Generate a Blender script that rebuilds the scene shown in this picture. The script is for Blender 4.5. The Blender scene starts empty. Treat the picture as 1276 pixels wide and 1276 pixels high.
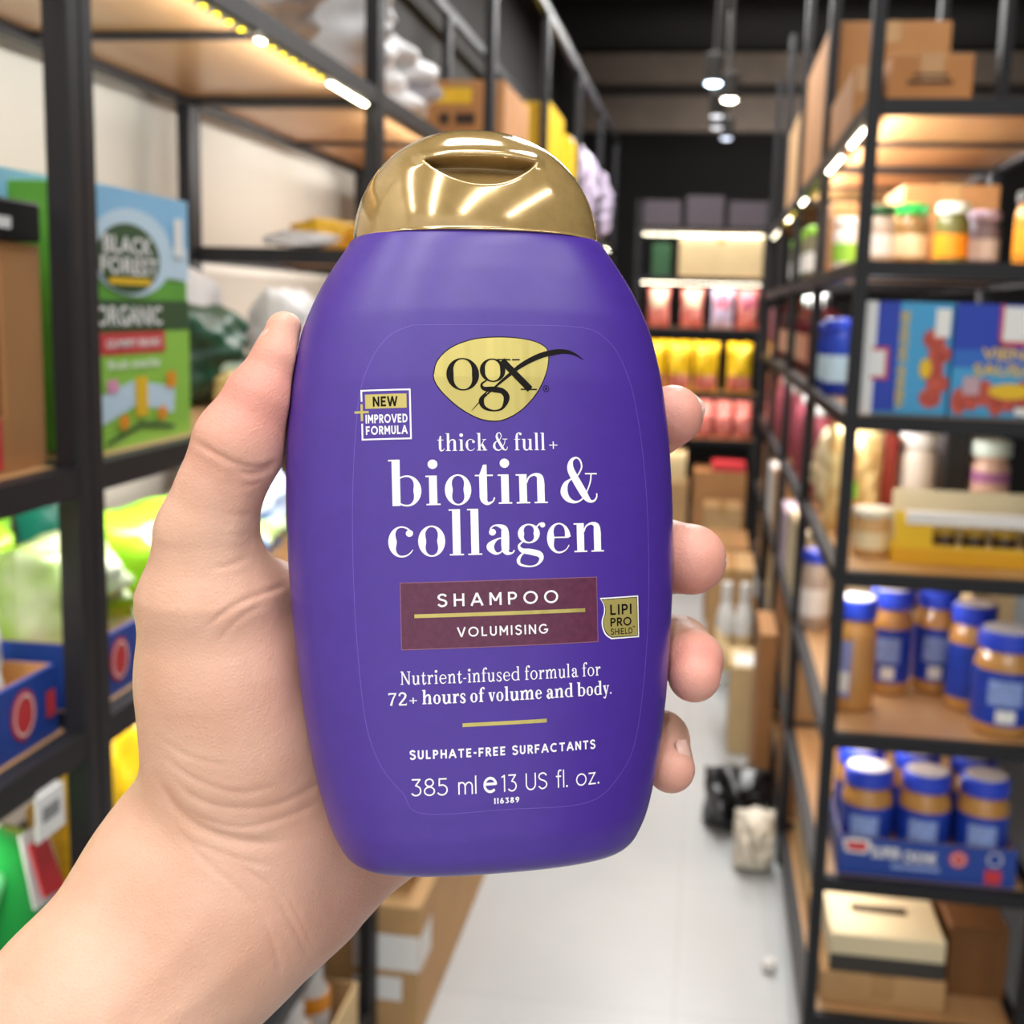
import bpy, bmesh, math, random
import numpy as np
from mathutils import Vector, Matrix

random.seed(7)
rng = np.random.default_rng(7)
SC = bpy.context.scene
COL = SC.collection
PI = math.pi

# ------------------------------------------------------------------ camera, world, lights, exposure
EYE = np.array([0.0, 0.0, 1.45])
RW = np.array([[0.98727891, 0.05138833, -0.15046457],
               [0.15678798, -0.15742275, 0.97500544],
               [0.02641736, -0.98619335, -0.16347724]])
CAMAX = np.stack([RW[:, 0], -RW[:, 1], -RW[:, 2]], axis=1)      # right, up, back in the room
cd = bpy.data.cameras.new('camera')
cam = bpy.data.objects.new('camera', cd)
COL.objects.link(cam)
cam.matrix_world = Matrix.Translation(Vector(EYE)) @ Matrix(CAMAX.tolist()).to_4x4()
cd.sensor_fit = 'HORIZONTAL'
cd.sensor_width = 36.0
cd.lens = 36.0 * 1536 / 1276
cd.clip_start = 0.02
cd.clip_end = 100
cd.dof.use_dof = True
cd.dof.focus_distance = 0.285
cd.dof.aperture_fstop = 16.5
cd.dof.aperture_blades = 7
SC.camera = cam

W = bpy.data.worlds.new('store_ambience')
SC.world = W
W.use_nodes = True
W.node_tree.nodes['Background'].inputs[0].default_value = (1.0, 1.0, 1.0, 1)
W.node_tree.nodes['Background'].inputs[1].default_value = 0.72
SC.view_settings.view_transform = 'Standard'
SC.view_settings.look = 'None'
SC.view_settings.exposure = 0.25
SC.view_settings.gamma = 1.0
SC.view_settings.use_curve_mapping = False


def lamp(name, loc, size, energy, aim=None, col=(1, 0.985, 0.962)):
    d = bpy.data.lights.new(name, 'AREA')
    d.shape = 'RECTANGLE'
    d.size, d.size_y = size
    d.energy = energy
    d.color = col
    o = bpy.data.objects.new(name, d)
    COL.objects.link(o)
    o.location = loc
    v = Vector(aim or (loc[0], loc[1], 0)) - Vector(loc)
    o.rotation_euler = v.to_track_quat('-Z', 'Y').to_euler()
    return o


lamp('aisle_light', (-0.1, 0.45, 2.9), (0.5, 1.0), 13)
lamp('aisle_light', (0.15, 2.7, 3.15), (0.3, 1.6), 26)
lamp('aisle_light', (-0.1, 4.2, 2.9), (0.4, 1.6), 44)
lamp('aisle_light', (-0.1, 6.2, 2.9), (0.4, 1.6), 50)
for hx, hy, he in ((-0.75, -0.9, 10), (-0.1, -1.1, 15), (0.7, -0.9, 16), (1.5, -0.6, 14)):
    lamp('hall_tube', (hx, hy, 2.95), (0.07, 1.7), he)
lamp('soffit_fill', (0.7, 8.2, 2.45), (2.0, 0.2), 9, aim=(0.7, 9.0, 2.9))  # added lamp with no fixture, only brightens the soffit


# ------------------------------------------------------------------ materials
def lin(h):
    h = h.lstrip('#')
    v = [int(h[i:i + 2], 16) / 255 for i in (0, 2, 4)]
    return tuple(c / 12.92 if c <= 0.04045 else ((c + 0.055) / 1.055) ** 2.4 for c in v)


MATS = {}


def mat(name, col='#888888', rough=0.5, metal=0.0, vary=0.0, vscale=12.0, emit=0.0, coat=0.0, bump=0.0,
        bscale=200.0, sss=0.0, trans=0.0, alpha=1.0, spec=0.5, stretch=(1, 1, 1), col2=None):
    if name in MATS:
        return MATS[name]
    m = bpy.data.materials.new(name)
    m.use_nodes = True
    nt = m.node_tree
    b = nt.nodes['Principled BSDF']
    c = lin(col)
    b.inputs['Base Color'].default_value = (*c, 1)
    b.inputs['Roughness'].default_value = rough
    b.inputs['Metallic'].default_value = metal
    b.inputs['Specular IOR Level'].default_value = spec
    b.inputs['Coat Weight'].default_value = coat
    b.inputs['Coat Roughness'].default_value = 0.08
    b.inputs['Transmission Weight'].default_value = trans
    b.inputs['Alpha'].default_value = alpha
    if emit:
        b.inputs['Emission Color'].default_value = (*c, 1)
        b.inputs['Emission Strength'].default_value = emit
    if sss:
        b.inputs['Subsurface Weight'].default_value = sss
        b.inputs['Subsurface Radius'].default_value = (0.010, 0.004, 0.002)
        b.inputs['Subsurface Scale'].default_value = 0.5
    if vary or bump:
        tc = nt.nodes.new('ShaderNodeTexCoord')
        mp = nt.nodes.new('ShaderNodeMapping')
        mp.inputs['Scale'].default_value = stretch
        nt.links.new(tc.outputs['Object'], mp.inputs[0])
    if vary:
        n = nt.nodes.new('ShaderNodeTexNoise')
        n.inputs['Scale'].default_value = vscale
        n.inputs['Detail'].default_value = 4
        nt.links.new(mp.outputs[0], n.inputs['Vector'])
        r = nt.nodes.new('ShaderNodeValToRGB')
        d = lin(col2) if col2 else tuple(x * (1 - vary) for x in c)
        u = c if col2 else tuple(min(1, x * (1 + vary * 0.6)) for x in c)
        r.color_ramp.elements[0].position = 0.32
        r.color_ramp.elements[1].position = 0.68
        r.color_ramp.elements[0].color = (*d, 1)
        r.color_ramp.elements[1].color = (*u, 1)
        nt.links.new(n.outputs['Fac'], r.inputs[0])
        nt.links.new(r.outputs[0], b.inputs['Base Color'])
    if bump:
        n2 = nt.nodes.new('ShaderNodeTexNoise')
        n2.inputs['Scale'].default_value = bscale
        n2.inputs['Detail'].default_value = 3
        nt.links.new(mp.outputs[0], n2.inputs['Vector'])
        bp = nt.nodes.new('ShaderNodeBump')
        bp.inputs['Strength'].default_value = bump
        bp.inputs['Distance'].default_value = 0.002
        nt.links.new(n2.outputs['Fac'], bp.inputs['Height'])
        nt.links.new(bp.outputs[0], b.inputs['Normal'])
    MATS[name] = m
    return m


# ------------------------------------------------------------------ object helpers
def tag(o, label=None, cat=None, group=None, kind=None):
    if label:
        o['label'] = label
    if cat:
        o['category'] = cat
    if group:
        o['group'] = group
    if kind:
        o['kind'] = kind
    return o


def empty(name, loc=(0, 0, 0), rz=0.0, label=None, cat=None, group=None):
    o = bpy.data.objects.new(name, None)
    o.empty_display_size = 0.05
    COL.objects.link(o)
    o.location = loc
    o.rotation_euler = (0, 0, rz)
    return tag(o, label, cat, group)


def mesh_obj(name, verts, faces, m, parent=None, smooth=False, loc=None, rz=0.0):
    me = bpy.data.meshes.new(name)
    me.from_pydata([tuple(map(float, v)) for v in verts], [], [tuple(map(int, f)) for f in faces])
    me.update()
    o = bpy.data.objects.new(name, me)
    COL.objects.link(o)
    me.materials.append(m)
    if smooth:
        me.polygons.foreach_set('use_smooth', [True] * len(me.polygons))
    if parent:
        o.parent = parent
    if loc is not None:
        o.location = loc
    o.rotation_euler[2] = rz
    return o


def bevel(o, w=0.002, seg=2):
    b = o.modifiers.new('bevel', 'BEVEL')
    b.width = w
    b.segments = seg
    b.limit_method = 'ANGLE'
    b.harden_normals = False
    return o


class MB:
    """collects shapes into one mesh"""

    def __init__(self):
        self.v = []
        self.f = []

    def add(self, vs, fs):
        n = len(self.v)
        self.v += [tuple(p) for p in vs]
        self.f += [tuple(i + n for i in q) for q in fs]
        return self

    def box(self, x0, x1, y0, y1, z0, z1):
        return self.add([(x0, y0, z0), (x1, y0, z0), (x1, y1, z0), (x0, y1, z0),
                         (x0, y0, z1), (x1, y0, z1), (x1, y1, z1), (x0, y1, z1)],
                        [(0, 3, 2, 1), (4, 5, 6, 7), (0, 1, 5, 4), (1, 2, 6, 5), (2, 3, 7, 6), (3, 0, 4, 7)])

    def bar(self, p, q, w, t):
        """square bar from p to q"""
        p, q = Vector(p), Vector(q)
        d = (q - p).normalized()
        up = Vector((0, 0, 1)) if abs(d.z) < 0.95 else Vector((0, 1, 0))
        s = d.cross(up).normalized() * w / 2
        u = s.cross(d).normalized() * t / 2
        vs = [p - s - u, p + s - u, p + s + u, p - s + u, q - s - u, q + s - u, q + s + u, q - s + u]
        return self.add(vs, [(0, 3, 2, 1), (4, 5, 6, 7), (0, 1, 5, 4), (1, 2, 6, 5), (2, 3, 7, 6), (3, 0, 4, 7)])

    def lathe(self, prof, cx=0, cy=0, seg=28, squash=1.0):
        vs, fs = [], []
        for r, z in prof:
            for k in range(seg):
                t = 2 * PI * k / seg
                vs.append((cx + r * math.cos(t), cy + squash * r * math.sin(t), z))
        for i in range(len(prof) - 1):
            for k in range(seg):
                k2 = (k + 1) % seg
                fs.append((i * seg + k, i * seg + k2, (i + 1) * seg + k2, (i + 1) * seg + k))
        fs.append(tuple(range(seg))[::-1])
        fs.append(tuple((len(prof) - 1) * seg + k for k in range(seg)))
        return self.add(vs, fs)

    def tube(self, pts, rad, seg=10):
        pts = [Vector(p) for p in pts]
        vs, fs = [], []
        for i, p in enumerate(pts):
            d = (pts[min(i + 1, len(pts) - 1)] - pts[max(i - 1, 0)]).normalized()
            up = Vector((0, 0, 1)) if abs(d.z) < 0.9 else Vector((1, 0, 0))
            s = d.cross(up).normalized()
            u = s.cross(d)
            r = rad[i] if isinstance(rad, (list, tuple)) else rad
            for k in range(seg):
                t = 2 * PI * k / seg
                vs.append(p + s * r * math.cos(t) + u * r * math.sin(t))
        for i in range(len(pts) - 1):
            for k in range(seg):
                k2 = (k + 1) % seg
                fs.append((i * seg + k, i * seg + k2, (i + 1) * seg + k2, (i + 1) * seg + k))
        fs.append(tuple(range(seg))[::-1])
        fs.append(tuple((len(pts) - 1) * seg + k for k in range(seg)))
        return self.add(vs, fs)

    def build(self, name, m, parent=None, smooth=False, loc=None, rz=0.0):
        return mesh_obj(name, self.v, self.f, m, parent, smooth, loc, rz)


def copy_tree(o, parent=None):
    c = o.copy()
    COL.objects.link(c)
    if parent:
        c.parent = parent
    for ch in list(o.children):
        copy_tree(ch, c)
    return c


# ------------------------------------------------------------------ lettering as flat 2-D shapes
def text2d(s):
    """built-in sans lettering as a flat triangle mesh: verts (n,2), faces"""
    cu = bpy.data.curves.new('lettering', 'FONT')
    cu.body = s
    cu.resolution_u = 5
    return cu


def text_mesh(s, embolden=0.0, spacing=1.0, res=5):
    cu = text2d(s)
    cu.resolution_u = res
    cu.offset = embolden
    cu.space_character = spacing
    o = bpy.data.objects.new('lettering', cu)
    COL.objects.link(o)
    dg = bpy.context.evaluated_depsgraph_get()
    me = bpy.data.meshes.new_from_object(o.evaluated_get(dg))
    v = np.array([p.co[:2] for p in me.vertices]).reshape(-1, 2)
    f = [tuple(p.vertices) for p in me.polygons]
    bpy.data.objects.remove(o)
    bpy.data.curves.remove(cu)
    bpy.data.meshes.remove(me)
    return v, f


def fit(vf, x0, x1, y0, cap, ref=None):
    """scale a lettering mesh so it spans x0..x1 with its baseline at y0 and capital height cap"""
    v, f = vf
    v = v.copy()
    top = ref if ref else v[:, 1].max()
    v[:, 0] = x0 + (v[:, 0] - v[:, 0].min()) * (x1 - x0) / (v[:, 0].max() - v[:, 0].min())
    v[:, 1] = y0 + v[:, 1] * cap / top
    return v, f


def join2d(parts):
    V, Fc, n = [], [], 0
    for v, f in parts:
        V.append(np.asarray(v, float))
        Fc += [tuple(i + n for i in q) for q in f]
        n += len(v)
    return np.concatenate(V), Fc


def poly2d(pts):
    return np.array(pts, float), [tuple(range(len(pts)))]


def rect2d(x0, x1, y0, y1):
    return poly2d([(x0, y0), (x1, y0), (x1, y1), (x0, y1)])


def disc2d(cx, cy, rx, ry=None, n=40):
    ry = ry or rx
    return poly2d([(cx + rx * math.cos(2 * PI * k / n), cy + ry * math.sin(2 * PI * k / n)) for k in range(n)])


def crom(pts, k=10):
    """Catmull-Rom through points of any dimension"""
    P = np.array(pts, float)
    P = np.concatenate([[2 * P[0] - P[1]], P, [2 * P[-1] - P[-2]]])
    out = []
    for i in range(1, len(P) - 2):
        for j in range(k):
            t = j / k
            a, b, c, d = P[i - 1], P[i], P[i + 1], P[i + 2]
            out.append(0.5 * (2 * b + (c - a) * t + (2 * a - 5 * b + 4 * c - d) * t * t + (3 * b - a - 3 * c + d) * t ** 3))
    out.append(P[-2])
    return np.array(out)


def ribbon2d(pts, smooth=True, k=10):
    """pts: (x, y, width)"""
    P = crom(pts, k) if smooth else np.array(pts, float)
    d = np.gradient(P[:, :2], axis=0)
    d /= np.linalg.norm(d, axis=1)[:, None] + 1e-9
    nrm = np.stack([-d[:, 1], d[:, 0]], 1)
    w = np.maximum(P[:, 2:3], 0.004) / 2
    V = np.concatenate([P[:, :2] + nrm * w, P[:, :2] - nrm * w])
    n = len(P)
    return V, [(i, i + 1, n + i + 1, n + i) for i in range(n - 1)]


def arc2d(cx, cy, rx, ry, keys, n=48):
    """elliptical ribbon, keys: (angle in degrees, width); rx, ry measure the outer edge"""
    A = np.array([q[0] for q in keys], float)
    Wd = np.array([q[1] for q in keys], float)
    t = np.linspace(0, 1, n)
    ang = np.interp(t, np.linspace(0, 1, 200), np.linspace(A[0], A[-1], 200))
    sgn = 1 if A[-1] > A[0] else -1
    w = np.zeros(n)
    for i, a in enumerate(ang):
        for j in range(len(A) - 1):
            if sgn * (a - A[j]) >= -1e-9 and sgn * (a - A[j + 1]) <= 1e-9:
                u = (a - A[j]) / (A[j + 1] - A[j])
                u = (1 - math.cos(PI * u)) / 2
                w[i] = Wd[j] + (Wd[j + 1] - Wd[j]) * u
    r = np.radians(ang)
    c, s = np.cos(r), np.sin(r)
    out = np.stack([cx + rx * c, cy + ry * s], 1)
    inn = np.stack([cx + (rx - w) * c, cy + (ry - w) * s], 1)
    return np.concatenate([out, inn]), [(i, i + 1, n + i + 1, n + i) for i in range(n - 1)]


def serif_glyph(ch, S, T):
    """shapes of one character, x-height 1; returns shapes, advance"""
    R = lambda *a: rect2d(*a)
    b = 0.08                                # side bearing
    AS = 1.56

    def stem(x, top, foot=True, flag=True):
        q = [R(x, x + S, 0, top)]
        if foot:
            q.append(R(x - 0.1, x + S + 0.1, 0, T))
        if flag:
            q.append(R(x - 0.11, x + 0.02, top - T, top))
        return q

    def arch(x, w):
        return [ribbon2d([(x, 0.70, T), (x + 0.10, 0.90, T * 1.15), (x + w * 0.48, 0.985, T * 1.9),
                          (x + w - S * 0.62, 0.90, S * 0.82), (x + w - S / 2, 0.68, S), (x + w - S / 2, 0.45, S)]),
                R(x + w - S, x + w, 0, 0.55), R(x + w - S - 0.1, x + w + 0.1, 0, T)]

    full = lambda cx, rx: [arc2d(cx, 0.5, rx, 0.525, [(0, S), (90, T), (180, S), (270, T), (360, S)], 64)]
    if ch == ' ':
        return [], 0.42
    if ch == 'o':
        return full(b + 0.43, 0.43), 0.86 + 2 * b
    if ch == 'c':
        return [arc2d(b + 0.42, 0.5, 0.42, 0.525, [(48, T), (95, T), (180, S * 1.05), (268, T * 1.2), (328, T * 0.6)]),
                disc2d(b + 0.67, 0.78, 0.115), R(b + 0.62, b + 0.75, 0.80, 0.85)], 0.80 + 2 * b
    if ch == 'e':
        return [arc2d(b + 0.41, 0.5, 0.41, 0.525, [(4, S * 0.78), (85, T), (180, S), (268, T * 1.3), (332, T * 0.6)]),
                R(b + 0.18, b + 0.76, 0.50, 0.50 + T)], 0.80 + 2 * b
    if ch in 'bp':
        x = b + 0.08
        q = stem(x, AS, foot=False) + [arc2d(x + S * 0.5 + 0.34, 0.5, 0.46, 0.525,
            [(150, T * 0.8), (90, T * 1.1), (0, S), (-90, T * 1.1), (-155, T)])]
        q.append(R(x - 0.0, x + S * 0.55, -0.0, 0.2))
        return q, x + S * 0.5 + 0.80 + b
    if ch == 'd':
        cx = b + 0.46
        x = cx + 0.34 - S * 0.5
        return [arc2d(cx, 0.5, 0.46, 0.525, [(30, T), (90, T * 1.1), (180, S), (270, T * 1.1), (335, T)]),
                R(x, x + S, 0, AS), R(x - 0.11, x + 0.02, AS - T, AS), R(x + S - 0.02, x + S + 0.1, 0, T)], x + S + 0.1 + b
    if ch == 'i':
        x = b + 0.1
        return stem(x, 1.0) + [disc2d(x + S / 2, 1.38, max(0.155, S * 0.62))], x + S + 0.1 + b
    if ch == 'l':
        x = b + 0.1
        return stem(x, AS), x + S + 0.1 + b
    if ch == 't':
        x = b + 0.12
        return [R(x, x + S, 0.2, 1.0), poly2d([(x, 0.98), (x + S, 0.98), (x + S, 1.34), (x + S * 0.55, 1.34)]),
                R(x - 0.14, x + S + 0.2, 1.0 - T, 1.0),
                ribbon2d([(x + S / 2, 0.32, S), (x + S * 0.58, 0.13, S * 0.86), (x + S * 1.05, 0.02, T * 2.2), (x + S + 0.18, 0.09, T), (x + S + 0.24, 0.22, T)])], x + S + 0.26 + b * 0.5
    if ch == 'n':
        x = b + 0.1
        return stem(x, 1.0) + arch(x + S - 0.01, 0.36 + S), x + 2 * S + 0.46 + b
    if ch == 'm':
        x = b + 0.1
        return stem(x, 1.0) + arch(x + S - 0.01, 0.34 + S) + arch(x + 2 * S + 0.32, 0.34 + S), x + 3 * S + 0.78 + b
    if ch == 'h':
        x = b + 0.1
        return stem(x, AS) + arch(x + S - 0.01, 0.36 + S), x + 2 * S + 0.46 + b
    if ch == 'u':
        x = b + 0.1
        w = 0.34 + S
        return [R(x, x + S, 0.32, 1), R(x - 0.11, x + 0.02, 1 - T, 1), R(x + w, x + w + S, 0, 1), R(x + w - 0.11, x + w + 0.02, 1 - T, 1), R(x + w + S - 0.02, x + w + S + 0.1, 0, T),
                ribbon2d([(x + S / 2, 0.5, S), (x + S / 2, 0.30, S), (x + S * 0.75, 0.09, S * 0.75), (x + w * 0.62, 0.02, T * 1.8), (x + w - 0.06, 0.11, T), (x + w + 0.02, 0.32, T)])], x + w + S + 0.1 + b
    if ch == 'r':
        x = b + 0.1
        return stem(x, 1.0) + [ribbon2d([(x + S, 0.66, T), (x + S + 0.09, 0.88, T * 1.1), (x + S + 0.22, 0.96, T * 1.4), (x + S + 0.32, 0.9, T * 2)]), disc2d(x + S + 0.28, 0.86, 0.105)], x + S + 0.40 + b * 0.4
    if ch == 'a':
        x = b + 0.50
        return [ribbon2d([(x - 0.36, 0.76, T), (x - 0.33, 0.90, T), (x - 0.17, 0.985, T * 1.2), (x + S * 0.30, 0.90, S * 0.72), (x + S / 2, 0.70, S), (x + S / 2, 0.2, S), (x + S * 0.72, 0.045, S * 0.62), (x + S + 0.09, 0.03, T), (x + S + 0.17, 0.13, T)]),
                disc2d(x - 0.29, 0.755, 0.115),
                ribbon2d([(x + S * 0.4, 0.57, T), (x - 0.16, 0.50, T * 1.4), (x - 0.37, 0.27, S * 0.98), (x - 0.22, 0.045, T * 2.2), (x - 0.04, 0.06, T), (x + 0.06, 0.2, T)])], x + S + 0.18 + b * 0.3
    if ch == 'g':
        cx = b + 0.40
        return [arc2d(cx, 0.68, 0.37, 0.335, [(0, S * 0.85), (90, T), (180, S * 0.85), (270, T), (360, S * 0.85)], 56),
                ribbon2d([(cx + 0.26, 0.90, T), (cx + 0.38, 1.01, T * 1.1), (cx + 0.48, 1.02, T * 1.3)]), disc2d(cx + 0.47, 0.965, 0.09),
                ribbon2d([(cx - 0.22, 0.41, T), (cx - 0.34, 0.27, T * 1.6), (cx - 0.24, 0.11, S * 0.62), (cx + 0.05, 0.055, S * 0.80), (cx + 0.33, -0.03, S * 0.80), (cx + 0.40, -0.19, S * 0.55), (cx + 0.26, -0.38, T * 1.3), (cx, -0.44, T * 1.1), (cx - 0.30, -0.37, T * 1.7), (cx - 0.37, -0.22, S * 0.46), (cx - 0.27, -0.04, T * 1.5), (cx - 0.12, 0.06, T)], k=12)], cx + 0.50 + b * 0.6
    if ch == 'k':
        x = b + 0.1
        return stem(x, AS) + [ribbon2d([(x + S, 0.38, T), (x + S + 0.36, 0.97, T)], smooth=False), R(x + S + 0.18, x + S + 0.50, 1 - T, 1),
                              ribbon2d([(x + S + 0.13, 0.58, S), (x + S + 0.42, 0.02, S)], smooth=False), R(x + S + 0.16, x + S + 0.58, 0, T)], x + S + 0.58 + b * 0.5
    if ch == 'f':
        x = b + 0.12
        return [R(x, x + S, 0, 1.2), R(x - 0.1, x + S + 0.12, 0, T), R(x - 0.13, x + S + 0.2, 1 - T, 1),
                ribbon2d([(x + S / 2, 1.05, S), (x + S / 2, 1.24, S), (x + S * 0.8, 1.47, S * 0.6), (x + S + 0.16, 1.56, T * 1.2), (x + S + 0.29, 1.49, T)]), disc2d(x + S + 0.23, 1.44, 0.10)], x + S + 0.26
    if ch == 'x':
        return [ribbon2d([(b + 0.14, 1, S), (b + 0.68, 0, S)], smooth=False), ribbon2d([(b + 0.68, 1, T), (b + 0.12, 0, T)], smooth=False),
                R(b, b + 0.38, 1 - T, 1), R(b + 0.5, b + 0.8, 1 - T, 1), R(b, b + 0.28, 0, T), R(b + 0.44, b + 0.86, 0, T)], 0.86 + 2 * b
    if ch in 'vy':
        q = [ribbon2d([(b + 0.14, 1, S), (b + 0.42, 0.05, S * 0.8)], smooth=False), ribbon2d([(b + 0.68, 1, T), (b + 0.42, 0.0, T)], smooth=False),
             R(b, b + 0.38, 1 - T, 1), R(b + 0.52, b + 0.82, 1 - T, 1)]
        if ch == 'y':
            q += [ribbon2d([(b + 0.42, 0.06, T), (b + 0.33, -0.26, T * 1.1), (b + 0.22, -0.40, T * 1.6), (b + 0.12, -0.40, T)]), disc2d(b + 0.10, -0.33, 0.09)]
        return q, 0.82 + 2 * b * 0.7
    if ch == 's':
        return [ribbon2d([(b + 0.55, 0.74, T), (b + 0.52, 0.92, T), (b + 0.32, 0.985, T * 1.2), (b + 0.12, 0.86, S * 0.6), (b + 0.16, 0.64, S * 0.85), (b + 0.38, 0.46, S * 0.95),
                          (b + 0.55, 0.26, S * 0.7), (b + 0.46, 0.07, T * 2), (b + 0.26, 0.01, T * 1.2), (b + 0.08, 0.10, T), (b + 0.04, 0.28, T)])], 0.62 + 2 * b
    if ch == 'N':
        return [R(b + 0.14, b + 0.14 + T * 1.2, 0, 1.48), R(b + 0.92, b + 0.92 + T * 1.2, 0, 1.48), ribbon2d([(b + 0.19, 1.46, S), (b + 0.94, 0.03, S)], smooth=False),
                R(b, b + 0.3, 1.48 - T, 1.48), R(b + 0.76, b + 1.12, 1.48 - T, 1.48), R(b, b + 0.32, 0, T)], 1.12 + 2 * b
    if ch == '7':
        return [R(b + 0.04, b + 0.72, 1.4 - T * 1.6, 1.4), R(b + 0.04, b + 0.04 + T, 1.15, 1.4), ribbon2d([(b + 0.69, 1.38, T), (b + 0.42, 0.7, S * 0.7), (b + 0.25, 0.0, S)])], 0.72 + 2 * b
    if ch == '2':
        return [ribbon2d([(b + 0.06, 1.06, T * 1.5), (b + 0.14, 1.30, T * 1.6), (b + 0.36, 1.38, T * 2), (b + 0.58, 1.22, S * 0.85), (b + 0.56, 0.9, S * 0.9), (b + 0.32, 0.5, T * 1.7), (b + 0.04, 0.08, T * 1.4)]),
                R(b + 0.03, b + 0.70, 0, S * 0.75), R(b + 0.66, b + 0.70, 0, 0.28)], 0.74 + 2 * b
    if ch == '+':
        w = max(T, 0.07)
        return [R(b, b + 0.66, 0.5 - w / 2, 0.5 + w / 2), R(b + 0.33 - w / 2, b + 0.33 + w / 2, 0.17, 0.83)], 0.66 + 2 * b
    if ch == '-':
        return [R(b, b + 0.34, 0.42, 0.42 + max(T, S * 0.6))], 0.34 + 2 * b
    if ch == '.':
        return [disc2d(b + 0.1, 0.1, 0.11)], 0.2 + 2 * b
    if ch == '&':
        return [ribbon2d([(0.52, 0.83, T), (0.66, 1.00, T), (0.77, 1.24, T * 1.1), (0.72, 1.48, T * 1.2), (0.58, 1.57, T * 1.3), (0.42, 1.46, S * 0.55), (0.38, 1.22, S * 0.95), (0.48, 0.94, S * 1.1), (0.80, 0.34, S * 1.1),
                          (0.93, 0.13, S * 0.85), (1.06, 0.03, S * 0.45), (1.19, 0.06, T * 1.4), (1.27, 0.18, T), (1.28, 0.31, T)], k=12),
                ribbon2d([(0.50, 0.88, T), (0.36, 0.80, T * 1.2), (0.20, 0.64, S * 0.7), (0.14, 0.36, S * 1.05), (0.26, 0.12, S * 0.8), (0.50, 0.01, T * 1.8), (0.74, 0.10, T), (0.92, 0.36, T * 0.9), (1.06, 0.72, T), (1.10, 1.03, T)], k=12),
                R(0.88, 1.30, 1.03 - T, 1.03)], 1.40
    return [], 0.5


def serif(s, S=0.25, T=0.06, gap=0.0):
    x, parts = 0.0, []
    for ch in s:
        sh, adv = serif_glyph(ch, S, T)
        for v, f in sh:
            w = v.copy()
            w[:, 0] += x
            parts.append((w, f))
        x += adv + gap
    return join2d(parts)


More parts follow.
